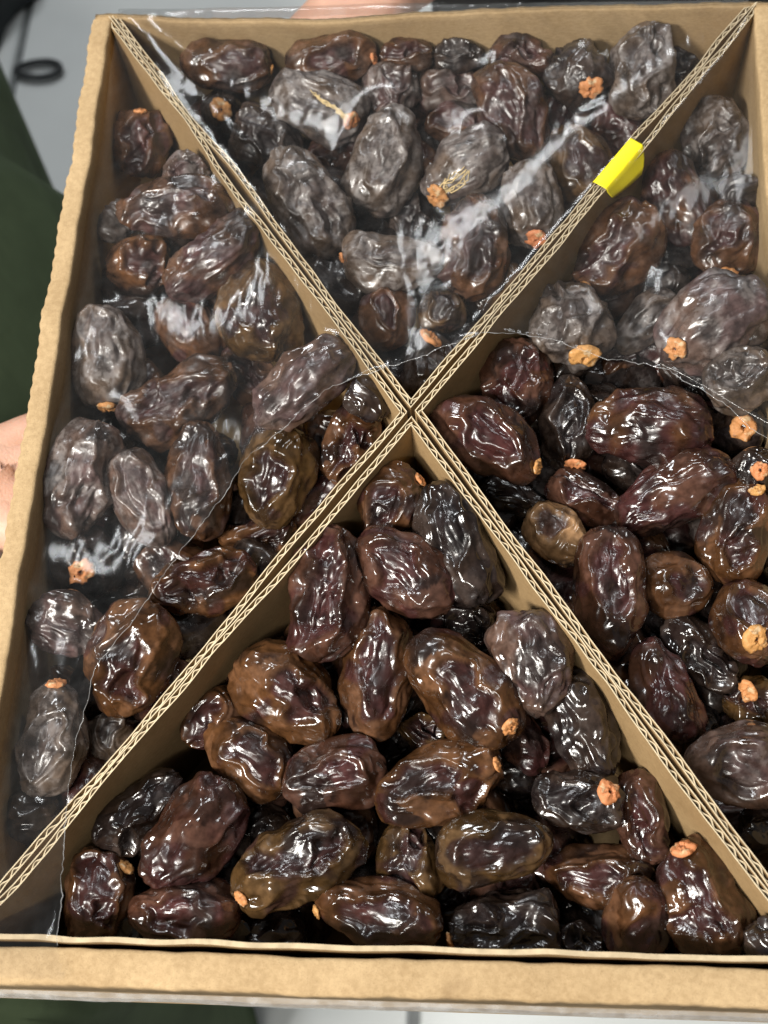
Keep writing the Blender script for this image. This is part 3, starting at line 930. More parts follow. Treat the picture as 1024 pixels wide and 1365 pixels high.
def fibre_mesh(pts_list, rad):
    V = []; Fc = []
    for pts in pts_list:
        base = len(V); n = len(pts)
        for i, p in enumerate(pts):
            t = unit(np.array(pts[min(n - 1, i + 1)]) - np.array(pts[max(0, i - 1)]))
            a = unit(np.cross(t, [0.3, 0.2, 0.9])); b = np.cross(t, a)
            rr = rad * (1 - 0.6 * i / n)
            for q in range(5):
                an = 2 * math.pi * q / 5
                V.append(np.array(p) + (a * math.cos(an) + b * math.sin(an)) * rr)
        Fc += [tuple(base + x for x in f) for f in grid_faces(n, 5, True)]
    return mesh_from('fibre', V, Fc)


DATE_SURF = []           # world-space vertex arrays, for the film to rest on
for q in recs:
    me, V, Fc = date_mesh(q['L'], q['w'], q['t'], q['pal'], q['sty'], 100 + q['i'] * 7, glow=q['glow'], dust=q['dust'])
    o = link('date', me)
    M = np.stack([q['ax'], q['yv'], q['n']], 1)
    mw = Matrix([list(x) for x in M]).to_4x4(); mw.translation = Vector(q['c'])
    o.matrix_world = mw
    tag(o, q['lab'], 'date', 'dates in the ' + {'top': 'far', 'left': 'left', 'right': 'right', 'bottom': 'near'}[q['cp']] + ' compartment')
    Wv = V @ M.T + q['c']
    DATE_SURF.append((q, Wv))
    if q['cal']:
        cx, cy, sz = q['cal'][:3]
        d = ray(cx, cy)
        bv = BVHTree.FromPolygons([Vector(v) for v in Wv], Fc)
        hit, nrm, _, _ = bv.ray_cast(Vector(CC), Vector(d))
        if hit is None:
            dd = depth_of(q['c'])
            p = CC + d * (dd / -(RW2C @ d)[2])
            hit, nrm, _, _ = bv.find_nearest(Vector(p))
        rad = sz / 2 * depth_of(np.array(hit)) / F_PX
        # the cap belongs to an end of the fruit: lean its normal towards that end
        endv = q['ax'] * np.sign(np.dot(np.array(hit) - q['c'], q['ax']) or 1)
        nv = Vector(unit(0.75 * np.array(nrm) + 0.55 * endv))
        cm = link('stem_cap', calyx_mesh(q['i'] + 5, rad), M_CALYX)
        rot = nv.to_track_quat('Z', 'Y').to_matrix().to_4x4()
        rot.translation = Vector(hit) + nv * rad * 0.05
        cm.parent = o
        cm.matrix_parent_inverse = Matrix.Identity(4)
        cm.matrix_local = mw.inverted() @ rot
        if len(q['cal']) > 3:           # dry strands still hanging from the cap, lying on the fruit
            tx, ty = q['cal'][3:5]
            r = np.random.RandomState(q['i'])
            strands = []
            for s_ in range(6):
                pts = []
                for k_ in range(14):
                    f = k_ / 13
                    u = cx + (tx - cx) * f + (r.normal() * 1.6 + (s_ - 2) * 3.2 * math.sin(f * 2.6))
                    v = cy + (ty - cy) * f + (r.normal() * 1.6 + (s_ - 2) * 2.6 * math.sin(f * 2.6))
                    h2, n2, _, _ = bv.ray_cast(Vector(CC), Vector(ray(u, v)))
                    if h2 is not None:
                        pts.append(np.array(mw.inverted() @ (h2 + n2 * 0.0005)))
                if len(pts) > 3: strands.append(pts)
            if strands:
                link('stem_fibre', fibre_mesh(strands, 0.00045), M_STRAW, cm).matrix_parent_inverse = (mw.inverted() @ rot).inverted()

# fruit of the layer beneath, seen only as dark backs in the gaps
FILL = []
for q_ in range(5):
    r_ = np.random.RandomState(900 + q_)
    FILL.append(date_mesh(r_.uniform(.040, .048), r_.uniform(.026, .030), r_.uniform(.022, .025), ('dark', 'brown', 'dark', 'maroon', 'dark')[q_], ('ridge', 'two', 'panel', 'crumple', 'two')[q_], 950 + q_, 30, 40)[0])
rf = np.random.RandomState(11)
taken = set()


def seen(P):
    """is any point of a small cloud round P visible past the upper fruit (treated as sphere chains)?"""
    n_ = 0
    for o_ in ((0, 0, .010), (.012, 0, .006), (-.012, 0, .006), (0, .012, .006), (0, -.012, .006)):
        p_ = P + np.array(o_); d_ = p_ - CC; L_ = np.linalg.norm(d_); d_ = d_ / L_
        hid = False
        for q in recs:
            v_ = q['sp'] - CC; t_ = v_ @ d_
            ds = np.linalg.norm(v_ - t_[:, None] * d_, axis=1)
            if ((ds < q['sr'] * 1.05) & (t_ < L_)).any(): hid = True; break
        if not hid: n_ += 1
    return n_


def bury(P3, mine, nm_):
    for q in sorted(mine, key=lambda q: np.linalg.norm(q['c'] - P3)):
        if q['i'] not in taken: break
    taken.add(q['i'])
    short = ' '.join(q['lab'].split(',')[0].split()[:11])
    while short.split()[-1] in ('with', 'the', 'of', 'a', 'an', 'in', 'on', 'at', 'its', 'by', 'and', 'under', 'against', 'small', 'far', 'beside', 'near', 'below', 'right', 'left', 'up', 'between', 'above', 'large', 'low'):
        short = ' '.join(short.split()[:-1])
    o = link('date', FILL[rf.randint(5)])
    o.location = P3; o.rotation_euler = (rf.uniform(-.3, .3), rf.uniform(-.3, .3), rf.uniform(0, 6.28))
    tag(o, 'buried date glimpsed beneath the ' + short, 'date', 'buried dates of the lower layer, %s compartment' % nm_)


for key in ('top', 'left', 'right', 'bottom'):
    tri = INNER[key]
    xs = [p[0] for p in tri]; ys = [p[1] for p in tri]
    placed = []; chains = []
    nm_ = {'top': 'far', 'left': 'left', 'right': 'right', 'bottom': 'near'}[key]
    mine = [q for q in recs if q['cp'] == key]
    for tr in range(2500):
        p = np.array([rf.uniform(min(xs), max(xs)), rf.uniform(min(ys), max(ys))])
        ok = True
        for e in range(3):
            a, b = np.array(tri[e]), np.array(tri[(e + 1) % 3]); d = unit(b - a)
            if np.dot(p - a, [-d[1], d[0]]) < 0.0115: ok = False
        if not ok or any(np.linalg.norm(p - o_) < 0.025 for o_ in placed): continue
        z = -BOX_D + 0.003 + 0.013
        low = 1.0                       # rest below the fruit above
        for q in mine:
            dd = np.linalg.norm(q['sp'][:, :2] - p, axis=1)
            j = int(np.argmin(dd))
            if dd[j] < q['sr'][j] + 0.010: low = min(low, q['sp'][j][2] - q['sr'][j])
        if low > 0.5: z = -0.044
        else: z = min(-0.038, max(z, low - 0.008))
        placed.append(p)
        P3 = np.array([p[0], p[1], z])
        if not seen(P3): continue
        bury(P3, mine, nm_)
        chains.append((P3, 0.015))
    # close the holes through which the bottom of the box would show
    for u_ in range(10, 1024, 11):
        for v_ in range(20, 1300, 11):
            g_ = at(u_, v_, -BOX_D + 0.006)
            if any(np.dot(g_[:2] - np.array(tri[e]), [-unit(np.subtract(tri[(e + 1) % 3], tri[e]))[1], unit(np.subtract(tri[(e + 1) % 3], tri[e]))[0]]) < 0.006 for e in range(3)): continue
            d_ = ray(u_, v_)
            hid = False
            for q in mine:
                v3 = q['sp'] - CC; t_ = v3 @ d_
                if (np.linalg.norm(v3 - t_[:, None] * d_, axis=1) < q['sr'] * 1.22).any(): hid = True; break
            if hid or any(np.linalg.norm(np.cross(c_ - CC, d_)) < r_ for c_, r_ in chains): continue
            P3 = at(u_, v_, -BOX_D + 0.017)
            ok = all(np.dot(P3[:2] - np.array(tri[e]), [-unit(np.subtract(tri[(e + 1) % 3], tri[e]))[1], unit(np.subtract(tri[(e + 1) % 3], tri[e]))[0]]) > 0.012 for e in range(3))
            if not ok: continue
            if all(q['i'] in taken for q in mine): continue
            bury(P3, mine, nm_); chains.append((P3, 0.019))

# ------------------------------------------------------------------ clear film, torn open over the near half
FILM_EDGE = [(1060, 604), (1024, 577), (960, 535), (890, 490), (850, 478), (800, 470), (745, 452), (700, 447), (650, 451), (600, 466),
             (545, 487), (500, 502), (470, 511), (430, 530), (395, 556), (360, 580), (322, 610), (305, 640), (275, 682), (245, 722),
             (215, 765), (180, 815), (150, 852), (122, 884), (110, 940), (99, 1000), (94, 1060), (88, 1140), (83, 1210), (82, 1262)]
edge_xy = np.array([at(u, v, -0.002)[:2] for u, v in FILM_EDGE])
# finer, slightly ragged polyline
fine = []
for i in range(len(edge_xy) - 1):
    n = max(2, int(np.linalg.norm(edge_xy[i + 1] - edge_xy[i]) / 0.0009))
    for j in range(n): fine.append(edge_xy[i] + (edge_xy[i + 1] - edge_xy[i]) * j / n)
fine.append(edge_xy[-1]); fine = np.array(fine)
rag = perlin(np.stack([np.arange(len(fine)) * 0.11, np.full(len(fine), 2.2), np.zeros(len(fine))], 1))
tg = np.gradient(fine, axis=0); tg /= np.linalg.norm(tg, axis=1)[:, None] + 1e-12
fine = fine + np.stack([-tg[:, 1], tg[:, 0]], 1) * (rag * 0.0013 + 0.0007 * perlin(np.stack([np.arange(len(fine)) * 0.43, np.full(len(fine), 7.2), np.zeros(len(fine))], 1)))[:, None]
HH = 0.0014
x0, x1, y0, y1 = -0.165, 0.166, -0.229, 0.232
gx = np.arange(x0, x1, HH); gy = np.arange(y0, y1, HH)
GX, GY = np.meshgrid(gx, gy, indexing='ij')
nxg, nyg = GX.shape
# what the film can rest on
OB = np.full(GX.shape, -0.070)
for q, Wv in DATE_SURF:
    ii = np.round((Wv[:, 0] - x0) / HH).astype(int); jj = np.round((Wv[:, 1] - y0) / HH).astype(int)
    ok = (ii >= 0) & (ii < nxg) & (jj >= 0) & (jj < nyg)
    np.maximum.at(OB, (ii[ok], jj[ok]), Wv[ok, 2] + 0.0009)
ob2 = OB.copy()
for dx in (-1, 0, 1):
    for dy in (-1, 0, 1):
        ob2 = np.maximum(ob2, np.roll(np.roll(OB, dx, 0), dy, 1))
OB = ob2


def seg_dist(p0, p1):
    d = np.array(p1) - np.array(p0); L2 = d @ d
    t = np.clip(((GX - p0[0]) * d[0] + (GY - p0[1]) * d[1]) / L2, 0, 1)
    return np.hypot(GX - p0[0] - t * d[0], GY - p0[1] - t * d[1])


for K in (P_TL, P_TR, P_BL, P_BR):
    OB = np.where(seg_dist(P_C, K) < 0.0052, 0.0016, OB)


def side(a, b):
    """signed distance, positive inside the box (counter-clockwise outline)"""
    d = unit(np.array(b) - np.array(a)); return (GX - a[0]) * -d[1] + (GY - a[1]) * d[0]


SL, SB, SR, ST = side(P_TL, P_BL), side(P_BL, P_BR), side(P_BR, P_TR), side(P_TR, P_TL)
for S_, wd in ((SB, W_B), (ST, W_T)):
    OB = np.where((S_ < 0.0016) & (S_ > -wd - 0.0012), 0.0019, OB)
Zf = np.maximum(OB, -0.001)
for it in range(1400):
    A = (np.roll(Zf, 1, 0) + np.roll(Zf, -1, 0) + np.roll(Zf, 1, 1) + np.roll(Zf, -1, 1)) / 4
    A[0], A[-1], A[:, 0], A[:, -1] = Zf[1], Zf[-2], Zf[:, 1], Zf[:, -2]
    Zf = np.maximum(OB, A - 0.000007)
    Zf = np.where((SL < 0.0022) | (SR < 0.0022), np.minimum(Zf, -0.0035), Zf)
def blur(A_, n_):
    for _ in range(n_):
        A_ = (A_ + np.roll(A_, 1, 0) + np.roll(A_, -1, 0) + np.roll(A_, 1, 1) + np.roll(A_, -1, 1)) / 5
    return A_


for rep in range(3):                   # stiff film: it bridges small bumps in wide soft curves
    Zf = blur(Zf, 22)
    D_ = np.maximum(0, OB - Zf)
    for _ in range(3):
        D_ = np.maximum.reduce([D_, np.roll(D_, 1, 0), np.roll(D_, -1, 0), np.roll(D_, 1, 1), np.roll(D_, -1, 1)])
    Zf = Zf + blur(D_, 6)
Zf = np.maximum(Zf, OB - 0.0002)
Zf = np.where((SL < 0.0022) | (SR < 0.0022), np.minimum(Zf, -0.0030), Zf)
for (u0, v0, u1, v1, hh, ww) in ((30, 775, 120, 800, .0035, .006), (120, 800, 215, 770, .0030, .005), (285, 610, 225, 735, .0020, .006),
                                 (60, 950, 40, 1060, .0030, .006), (170, 30, 330, 170, .0014, .006)):
    d_ = seg_dist(at(u0, v0)[:2], at(u1, v1)[:2])
    Zf = Zf + hh * np.exp(-(d_ / ww) ** 2)           # tented tension folds
pts = np.stack([GX.ravel(), GY.ravel()], 1)
# creases
W_ = np.stack([pts[:, 0] * 120 + pts[:, 1] * 20, pts[:, 1] * 26 - pts[:, 0] * 14, np.zeros(len(pts))], 1)
cre = (1 - np.abs(perlin(W_)) * 5).clip(0, 1) ** 2 * 0.00022 + 0.0001 * (perlin(W_ * 2.1 + 9) + 0.5).clip(0)
Zf = Zf + cre.reshape(GX.shape) * sstep(-0.001, 0.006, SB)
for S_, wd in ((SB, W_B), (ST, W_T)):
    o_ = (-S_ - wd - 0.0008).clip(0)
    Zf = np.where(o_ > 0, 0.0022 - o_ * 2.2 + 0.0004 * perlin(np.stack([pts[:, 0] * 60, pts[:, 1] * 30, pts[:, 0] * 0], 1)).reshape(GX.shape) * 2, Zf)
# which side of the torn edge
poly = np.concatenate([fine, [(-0.10, -0.236), (-0.30, -0.30), (-0.30, 0.30), (0.30, 0.30), (0.30, fine[0][1])]])


def inside(P, poly):
    c = np.zeros(len(P), bool); n = len(poly)
    xa, ya = poly[:, 0], poly[:, 1]; xb, yb = np.roll(xa, 1), np.roll(ya, 1)
    for i in range(n):
        if ya[i] == yb[i]: continue
        cr = ((ya[i] > P[:, 1]) != (yb[i] > P[:, 1])) & (P[:, 0] < (xb[i] - xa[i]) * (P[:, 1] - ya[i]) / (yb[i] - ya[i]) + xa[i])
        c ^= cr
    return c


ins = inside(pts, poly).reshape(GX.shape)
ins &= (SL > 0.0009) & (SR > 0.0009) & (ST > -0.011) & (SB > -W_B + 0.001)
sel = ins[:-1, :-1] & ins[1:, :-1] & ins[1:, 1:] & ins[:-1, 1:]
idx = np.arange(GX.size).reshape(GX.shape)
fa = np.stack([idx[:-1, :-1][sel], idx[1:, :-1][sel], idx[1:, 1:][sel], idx[:-1, 1:][sel]], 1)
cnt = np.bincount(fa.ravel(), minlength=GX.size)
used = np.where(cnt > 0)[0]
V3 = np.stack([GX.ravel(), GY.ravel(), Zf.ravel()], 1)
bnd = used[cnt[used] < 4]
for b_ in bnd:
    dd = np.hypot(fine[:, 0] - V3[b_, 0], fine[:, 1] - V3[b_, 1]); j = int(dd.argmin())
    if dd[j] < HH * 2.2:
        V3[b_, :2] = fine[j]
        V3[b_, 2] += 0.0006 + 0.0007 * rag[j]
remap = -np.ones(GX.size, int); remap[used] = np.arange(len(used))
film = empty('plastic_film', (0, 0, 0.002))
tag(film, 'clear plastic film over the far half and left side, torn open towards the front', 'plastic film')
part('sheet', mesh_from('sheet', V3[used], remap[fa]), M_FILM, film)

# the torn edge itself: a slightly curled, thicker bead
onf = [b_ for b_ in bnd if np.hypot(fine[:, 0] - V3[b_, 0], fine[:, 1] - V3[b_, 1]).min() < 0.0003]
zi = []
for p_ in fine:
    dz = [(np.hypot(V3[b_, 0] - p_[0], V3[b_, 1] - p_[1]), V3[b_, 2]) for b_ in onf]
    dz.sort(); zi.append(np.mean([z_ for _, z_ in dz[:4]]))
zi = np.convolve(np.pad(zi, 4, 'edge'), np.ones(9) / 9, 'valid')
bead = [(fine[i_][0], fine[i_][1], zi[i_]) for i_ in range(0, len(fine), 2)]
Vb2 = []
for i_, p_ in enumerate(bead):
    rr = 0.00013 * (1 + 0.8 * rag[min(len(rag) - 1, i_ * 2)])
    t_ = unit(np.array(bead[min(i_ + 1, len(bead) - 1)]) - np.array(bead[max(0, i_ - 1)]) + 1e-9)
    a_ = unit(np.cross(t_, [0, 0, 1.0])); b2 = np.cross(a_, t_)
    for k_ in range(6):
        an = 2 * math.pi * k_ / 6
        Vb2.append(np.array(p_) + (a_ * math.cos(an) + b2 * math.sin(an)) * rr)
part('torn_edge', mesh_from('torn_edge', Vb2, grid_faces(len(bead), 6, True)), M_FILM_EDGE, film)

# rolled, thickened lip where the film is folded back at the right
lip = [(1060, 600), (1024, 572), (985, 549), (945, 522), (905, 498), (880, 485)]
Vl = []; Fl = []
for i, (u, v) in enumerate(lip):
    t = i / (len(lip) - 1)
    p = at(u, v, 0.0015); nx = at(u + 6, v - 10, 0.0015); d_ = unit(nx - p)
    wdt = 0.0042 * (1 - t) + 0.0006
    for k_ in range(9):
        a_ = k_ / 8
        Vl.append(p + d_ * wdt * a_ + np.array([0, 0, 0.0026 * (1 - t) * math.sin(math.pi * a_) + 0.0002]))
part('folded_lip', mesh_from('folded_lip', Vl, grid_faces(len(lip), 9)), M_FILM, film)

# bunched film hanging along the front wall
d_ = unit(P_BR - P_BL); nr = np.array([d_[1], -d_[0]])
Lf = np.linalg.norm(P_BR - P_BL)
nu, nv = 260, 22
Vh = []
for i in range(nu):
    s = -0.012 + (Lf + 0.024) * i / (nu - 1)
    t = i / (nu - 1)
    for j in range(nv):
        a_ = j / (nv - 1)
        q3 = perlin(np.array([[s * 30, a_ * 1.3, 3.3], [s * 140, a_ * 2.2, 7.3], [s * 12, a_ * 3.0, 11.0]]))
        bulge = 0.0055 * math.sin(math.pi * min(1, a_ * 1.15)) * (1 + 0.5 * q3[2]) + 0.0022 * (q3[0] + 0.3) * a_ + 0.0009 * q3[1] * (0.4 + a_)
        o_ = W_B + 0.0013 + max(0.0, bulge) * 0.35 + 0.0006 * a_
        p = P_BL + d_ * s + nr * o_
        Vh.append((p[0], p[1], -0.003 - 0.014 * a_ + 0.002 * q3[0]))
part('hanging_skirt', mesh_from('hanging_skirt', Vh, grid_faces(nu, nv)), M_FILM_FOLD, film)

# ------------------------------------------------------------------ yellow tab folded over the divider
tabm = mat_plain('yellow_paper', (0.92, 0.77, 0.010), 0.55, 0.04, 40, 0.4)
ta, tb = at(799, 251, 0.0)[:2], at(847, 192, 0.0)[:2]
dd = unit(P_TR - P_C); nn = np.array([dd[1], -dd[0]])          # nn points into the right compartment
s0, s1 = np.dot(ta - P_C, dd), np.dot(tb - P_C, dd)
prof = [(-0.0036, 0.0004), (-0.0034, 0.0016), (-0.0028, 0.0019), (0.0002, 0.0018), (0.0028, 0.0018), (0.0036, 0.0012), (0.0041, -0.0010), (0.0049, -0.0032), (0.0054, -0.0055), (0.0055, -0.0076)]
nu = 36; Vt = []
for i in range(nu):
    t = i / (nu - 1)
    for j, (o_, z_) in enumerate(prof):
        f_ = j / (len(prof) - 1)
        k_ = max(0.0, (f_ - 0.45) / 0.55)
        sa = s0 + 0.004 * k_ ** 2; sb = s1 - 0.007 * k_ ** 2.5      # rounded free corners
        p = P_C + dd * (sa + (sb - sa) * t) + nn * (o_ + 0.0012 * k_ * math.sin(math.pi * t) + 0.0030 * k_ * k_ * t * t)
        Vt.append((p[0], p[1], z_ + 0.0004))
me = mesh_from('yellow_tab', Vt, grid_faces(nu, len(prof)))
tc = np.mean(np.array(Vt), axis=0)
me.transform(Matrix.Translation(-Vector(tc)))
tab = link('yellow_tab', me, tabm)
tab.location = Vector(tc)
so = tab.modifiers.new('thickness', 'SOLIDIFY'); so.thickness = 0.0003
tag(tab, 'bright yellow paper tab folded over the far right divider', 'tab')

# ------------------------------------------------------------------ floor
FZ = -0.90
grout = mat_plain('grout', (0.20, 0.21, 0.21), 0.9)
floor = link('floor', mesh_from('floor', [(-3, -2.5, 0), (3, -2.5, 0), (3, 3.5, 0), (-3, 3.5, 0)], [(0, 1, 2, 3)], False), grout)
floor.location = (0, 0, FZ - 0.004)
tag(floor, kind='structure')
tile_m = mat_plain('floor_tile', (0.74, 0.765, 0.755), 0.35, 0.06, 3.0, 0.4)
TS = 0.60; tg_ = 0.008
b_ = 0.004
tv = [(0, 0, -.003), (TS - tg_, 0, -.003), (TS - tg_, TS - tg_, -.003), (0, TS - tg_, -.003),
      (b_, b_, 0.004), (TS - tg_ - b_, b_, 0.004), (TS - tg_ - b_, TS - tg_ - b_, 0.004), (b_, TS - tg_ - b_, 0.004)]
tme = mesh_from('tile', tv, [(4, 5, 6, 7), (0, 1, 5, 4), (1, 2, 6, 5), (2, 3, 7, 6), (3, 0, 4, 7)], False)
tme.materials.append(tile_m)
for i in range(-5, 5):
    for j in range(-3, 6):
        t_ = link('tile', tme, None, floor)
        t_.location = (-0.0275 + i * TS, -0.42 + j * TS, 0.0)

# ------------------------------------------------------------------ things far below, out of focus
blackm = mat_plain('black_plastic', (0.035, 0.038, 0.04), 0.6, 0.2, 30)
greym = mat_plain('charcoal_cloth', (0.035, 0.040, 0.042), 0.9, 0.35, 25)
V = []; nu, nt = 48, 10
for i in range(nu):
    a = 2 * math.pi * i / nu
    c = np.array([0.031 * math.cos(a), 0.0135 * math.sin(a) * (1 + 0.15 * math.cos(a)), 0.006])
    tn = unit(np.array([-0.031 * math.sin(a), 0.0135 * math.cos(a), 0])); nr_ = np.array([tn[1], -tn[0], 0])
    for j in range(nt):
        b = 2 * math.pi * j / nt
        V.append(c + nr_ * 0.0042 * math.cos(b) + np.array([0, 0, 0.0055 * math.sin(b)]))
fs = grid_faces(nu, nt, True) + [((nu - 1) * nt + j, (nu - 1) * nt + (j + 1) % nt, (j + 1) % nt, j) for j in range(nt)]
ring = link('black_ring', mesh_from('black_ring', V, fs), blackm)
ring.location = (-0.594, 1.000, FZ + 0.004); ring.rotation_euler = (0, 0, 0.05)
tag(ring, 'flat black oval ring lying on the pale floor, out of focus', 'ring')

bag = empty('cloth_bag', (-0.775, 1.17, FZ + 0.004))
tag(bag, 'dark charcoal cloth bundle at the far left corner of the view, out of focus', 'bag')
nu, nt = 20, 36; V = []
for i in range(nu):
    f = i / (nu - 1)
    for j in range(nt):
        a = 2 * math.pi * j / nt
        rr = (0.16 * (1 - 0.35 * f * f)) * (1 + 0.12 * perlin(np.array([[math.cos(a) * 1.4, math.sin(a) * 1.4, f * 2]]))[0] * 2)
        if i == nu - 1: rr = 0.004
        V.append((rr * math.cos(a), rr * 1.25 * math.sin(a), 0.20 * f ** 0.8))
part_b = link('body', mesh_from('body', V, grid_faces(nu, nt, True)), greym, bag)
V = []; nu = 30
pa = [np.array(p) for p in ((-0.02, 0.02, 0.19), (0.10, 0.10, 0.19), (0.21, 0.15, 0.03), (0.34, 0.24, 0.012), (0.45, 0.34, 0.012))]
for i in range(nu):
    t = i / (nu - 1) * (len(pa) - 1.001); k_ = int(t); p = pa[k_] + (pa[k_ + 1] - pa[k_]) * (t - k_)
    w_ = np.array([-0.6, 0.8, 0]) * 0.014
    V += [p - w_, p + w_, p + w_ + np.array([0, 0, .004]), p - w_ + np.array([0, 0, .004])]
link('strap', mesh_from('strap', V, grid_faces(nu, 4, True)), greym, bag)

# ------------------------------------------------------------------ the two people who hold the box
def skin_mat():
    k = NT('skin')
    obj = k.coord()
    n = k.noise(obj, 35, 4, 0.6).outputs[0]; f = k.noise(obj, 700, 2, 0.6).outputs[0]
    k.put(k.b.inputs['Base Color'], k.mix(k.ramp(n, 0.3, 0.7), (0.50, 0.275, 0.19, 1), (0.60, 0.36, 0.26, 1)))
    k.b.inputs['Roughness'].default_value = 0.5
    k.b.inputs['Subsurface Weight'].default_value = 0.12
    k.b.inputs['Subsurface Radius'].default_value = (0.006, 0.002, 0.001)
    k.put(k.b.inputs['Normal'], k.bump(k.math('ADD', n, f), 0.3, 0.0012))
    return k.m


M_SKIN = skin_mat()


def limb_mesh(verts, edges, radii):
    me = bpy.data.meshes.new('limb')
    me.from_pydata([tuple(v) for v in verts], edges, [])
    o = bpy.data.objects.new('tmp_limb', me); COL.objects.link(o)
    sk = o.modifiers.new('skin', 'SKIN'); sk.use_smooth_shade = True
    su = o.modifiers.new('sub', 'SUBSURF'); su.levels = 2; su.render_levels = 2
    for i, r in enumerate(radii):
        me.skin_vertices[0].data[i].radius = (r, r)
        me.skin_vertices[0].data[i].use_root = (i == 0)
    dg = bpy.context.evaluated_depsgraph_get()
    ev = o.evaluated_get(dg)
    out = bpy.data.meshes.new_from_object(ev)
    bpy.data.objects.remove(o)
    out.polygons.foreach_set('use_smooth', [True] * len(out.polygons))
    return out


def hand_arm(wrist, fwd, up, thumb_side, elbow, curl):
    """open palm (palm faces 'up'), fingers along fwd curling by 'curl', forearm back to the elbow"""
    wrist, fwd, up, elbow = (np.array(x, float) for x in (wrist, fwd, up, elbow))
    fwd = unit(fwd); sd = unit(np.cross(up, fwd)) * thumb_side; up = unit(np.cross(fwd, sd) * thumb_side)
    V = []; E = []; R = []

    def add(p, r, prev=None):
        V.append(p); R.append(r)
        if prev is not None: E.append((prev, len(V) - 1))
        return len(V) - 1
    w0 = add(wrist, 0.025)
    m1 = add(wrist + (elbow - wrist) * 0.3, 0.029, w0); m2 = add(wrist + (elbow - wrist) * 0.65, 0.036, m1); add(elbow, 0.040, m2)
    pc = add(wrist + fwd * 0.040, 0.027, w0)
    for k, (off, ln) in enumerate(((0.030, 0.88), (0.010, 1.0), (-0.010, 0.95), (-0.029, 0.76))):
        kn = add(wrist + fwd * (0.088 - 0.004 * abs(k - 1)) + sd * off, 0.0125, pc)
        p = V[kn]; d = fwd.copy(); prev = kn
        for j, l_ in enumerate((0.044, 0.028, 0.022)):
            a = curl[j]
            d = unit(d * math.cos(a) + up * math.sin(a))
            p = p + d * l_ * ln + sd * off * 0.05
            prev = add(p, (0.0098, 0.0090, 0.0078)[j], prev)
    t1 = add(wrist + fwd * 0.030 + sd * 0.036 + up * 0.006, 0.0165, pc)
    t2 = add(wrist + fwd * 0.062 + sd * 0.056 + up * 0.016, 0.0125, t1)
    add(wrist + fwd * 0.090 + sd * 0.062 + up * 0.026, 0.0100, t2)
    return limb_mesh(V, E, R)


greenm = mat_plain('dark_green_cloth', (0.062, 0.085, 0.045), 0.95, 0.22, 9, 0.15, 0.5, 0.004)


def loft(rings, nt, fold, seed):
    V = []
    for i, (cx, cy, z, hu, hv, ang) in enumerate(rings):
        u = np.array([math.cos(ang), math.sin(ang)]); v = np.array([-u[1], u[0]])
        for j in range(nt):
            a = 2 * math.pi * j / nt
            ca, sa = math.cos(a), math.sin(a)
            n = perlin(np.array([[ca * 3.2 + seed, sa * 3.2, z * 1.3]]))[0]
            n += 0.45 * perlin(np.array([[ca * 9 + seed, sa * 9, z * 2.2 + 4]]))[0]
            k = 1 + fold * n
            p = np.array([cx, cy]) + u * hu * np.sign(ca) * abs(ca) ** 0.8 * k + v * hv * np.sign(sa) * abs(sa) ** 0.8 * k
            V.append((p[0], p[1], z))
    fs = grid_faces(len(rings), nt, True)
    fs.append(tuple(range(nt))); fs.append(tuple((len(rings) - 1) * nt + j for j in reversed(range(nt))))
    return V, fs


def person(name_label, arm_me, arm_o):
    o = link('person', arm_me, M_SKIN)
    c = Vector(arm_o)
    arm_me.transform(Matrix.Translation(-c)); o.location = c
    tag(o, name_label, 'person', 'people holding the box')
    return o


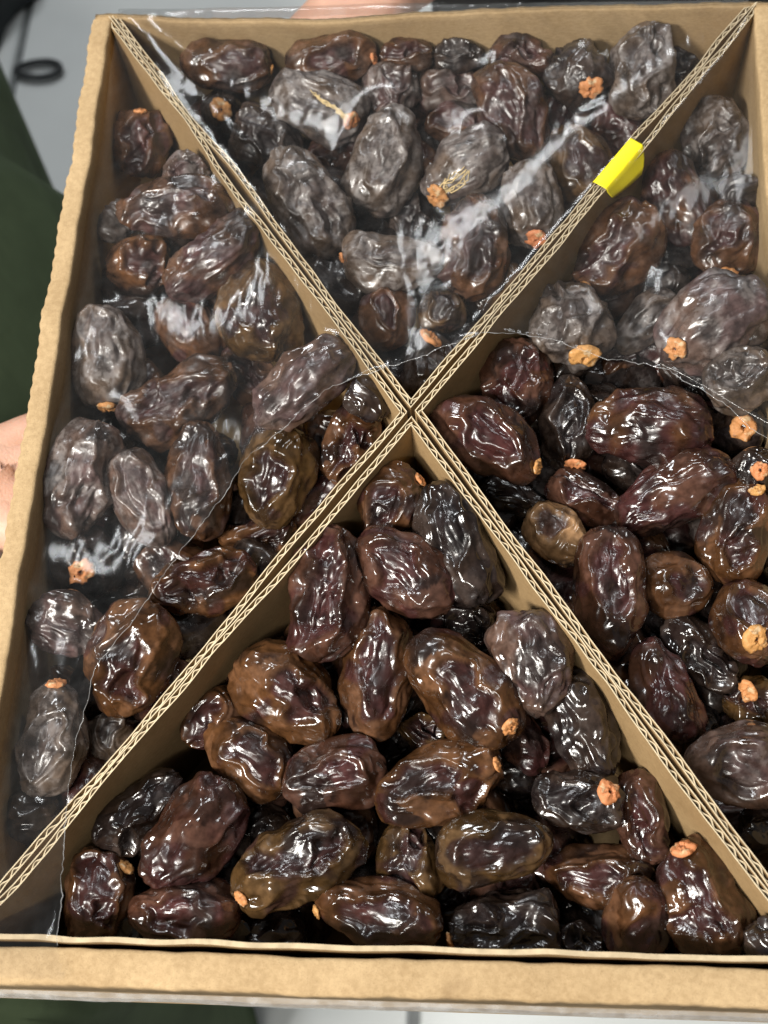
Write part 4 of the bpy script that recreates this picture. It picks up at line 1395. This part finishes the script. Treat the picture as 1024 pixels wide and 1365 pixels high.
# on the left: dark green clothes, palm under the left side of the box
pl = person('person in dark green clothes holding the left side of the box, palm upwards',
            hand_arm((-0.262, -0.004, -0.086), (1, 0.05, 0.05), (0, 0, 1), -1, (-0.50, 0.02, -0.13), (0.02, 0.02, 0.05)), (-0.262, -0.004, -0.086))
rings = []
for i in range(15):
    f = i / 14
    z = -0.085 - (0.80) * f
    g = min(1, f * 4.0)
    rings.append((-0.50 + 0.05 * g, 0.10 + 0.05 * g, z, 0.40 + 0.12 * g, 0.13 + 0.085 * g, -1.29))
V, fs = loft(rings, 128, 0.15, 2.0)
o = link('clothing', mesh_from('clothing', V, [tuple(reversed(f)) for f in fs]), greenm, pl); o.location = -pl.location
# beyond the box: bare forearm, dark clothes, yellow cuff
pr = person('person in dark clothes with bare forearm supporting the far side of the box',
            hand_arm((-0.045, 0.300, -0.088), (-0.55, -0.80, -0.08), (0, 0, 1), 1, (0.065, 0.395, -0.040), (0.02, 0.02, 0.05)), (-0.035, 0.300, -0.096))
darkm = mat_plain('black_cloth', (0.018, 0.017, 0.017), 0.9, 0.3, 20)
V, fs = loft([(0.20, 0.56, -0.90 + 0.06 * i, 0.22, 0.13 + 0.02 * math.sin(i * .3), 0.1) for i in range(15)], 48, 0.10, 5.0)
o = link('clothing', mesh_from('clothing', V, fs), darkm, pr); o.location = -pr.location


def tube(p0, p1, r0, r1, n=10, nt=28, seed=1.0):
    p0, p1 = np.array(p0), np.array(p1); d = unit(p1 - p0); a = unit(np.cross(d, [0, 0, 1.0])); b = np.cross(a, d)
    V = []
    for i in range(n):
        f = i / (n - 1); r = r0 + (r1 - r0) * f
        for j in range(nt):
            t = 2 * math.pi * j / nt
            k = 1 + 0.08 * perlin(np.array([[f * 4, math.cos(t) * 1.5 + seed, math.sin(t) * 1.5]]))[0]
            V.append(p0 + (p1 - p0) * f + (a * math.cos(t) + b * math.sin(t)) * r * k)
    return mesh_from('sleeve', V, grid_faces(n, nt, True))


o = link('sleeve', tube((0.055, 0.388, -0.066), (0.20, 0.52, -0.06), 0.047, 0.075), darkm, pr); o.location = -pr.location
o = link('cuff', tube((0.046, 0.379, -0.068), (0.056, 0.389, -0.066), 0.049, 0.049, 4), mat_plain('yellow_cuff', (0.75, 0.62, 0.05), 0.8), pr); o.location = -pr.location
o = link('sleeve', tube((-0.375, 0.008, -0.106), (-0.56, 0.025, -0.150), 0.046, 0.080, seed=3.0), greenm, pl); o.location = -pl.location
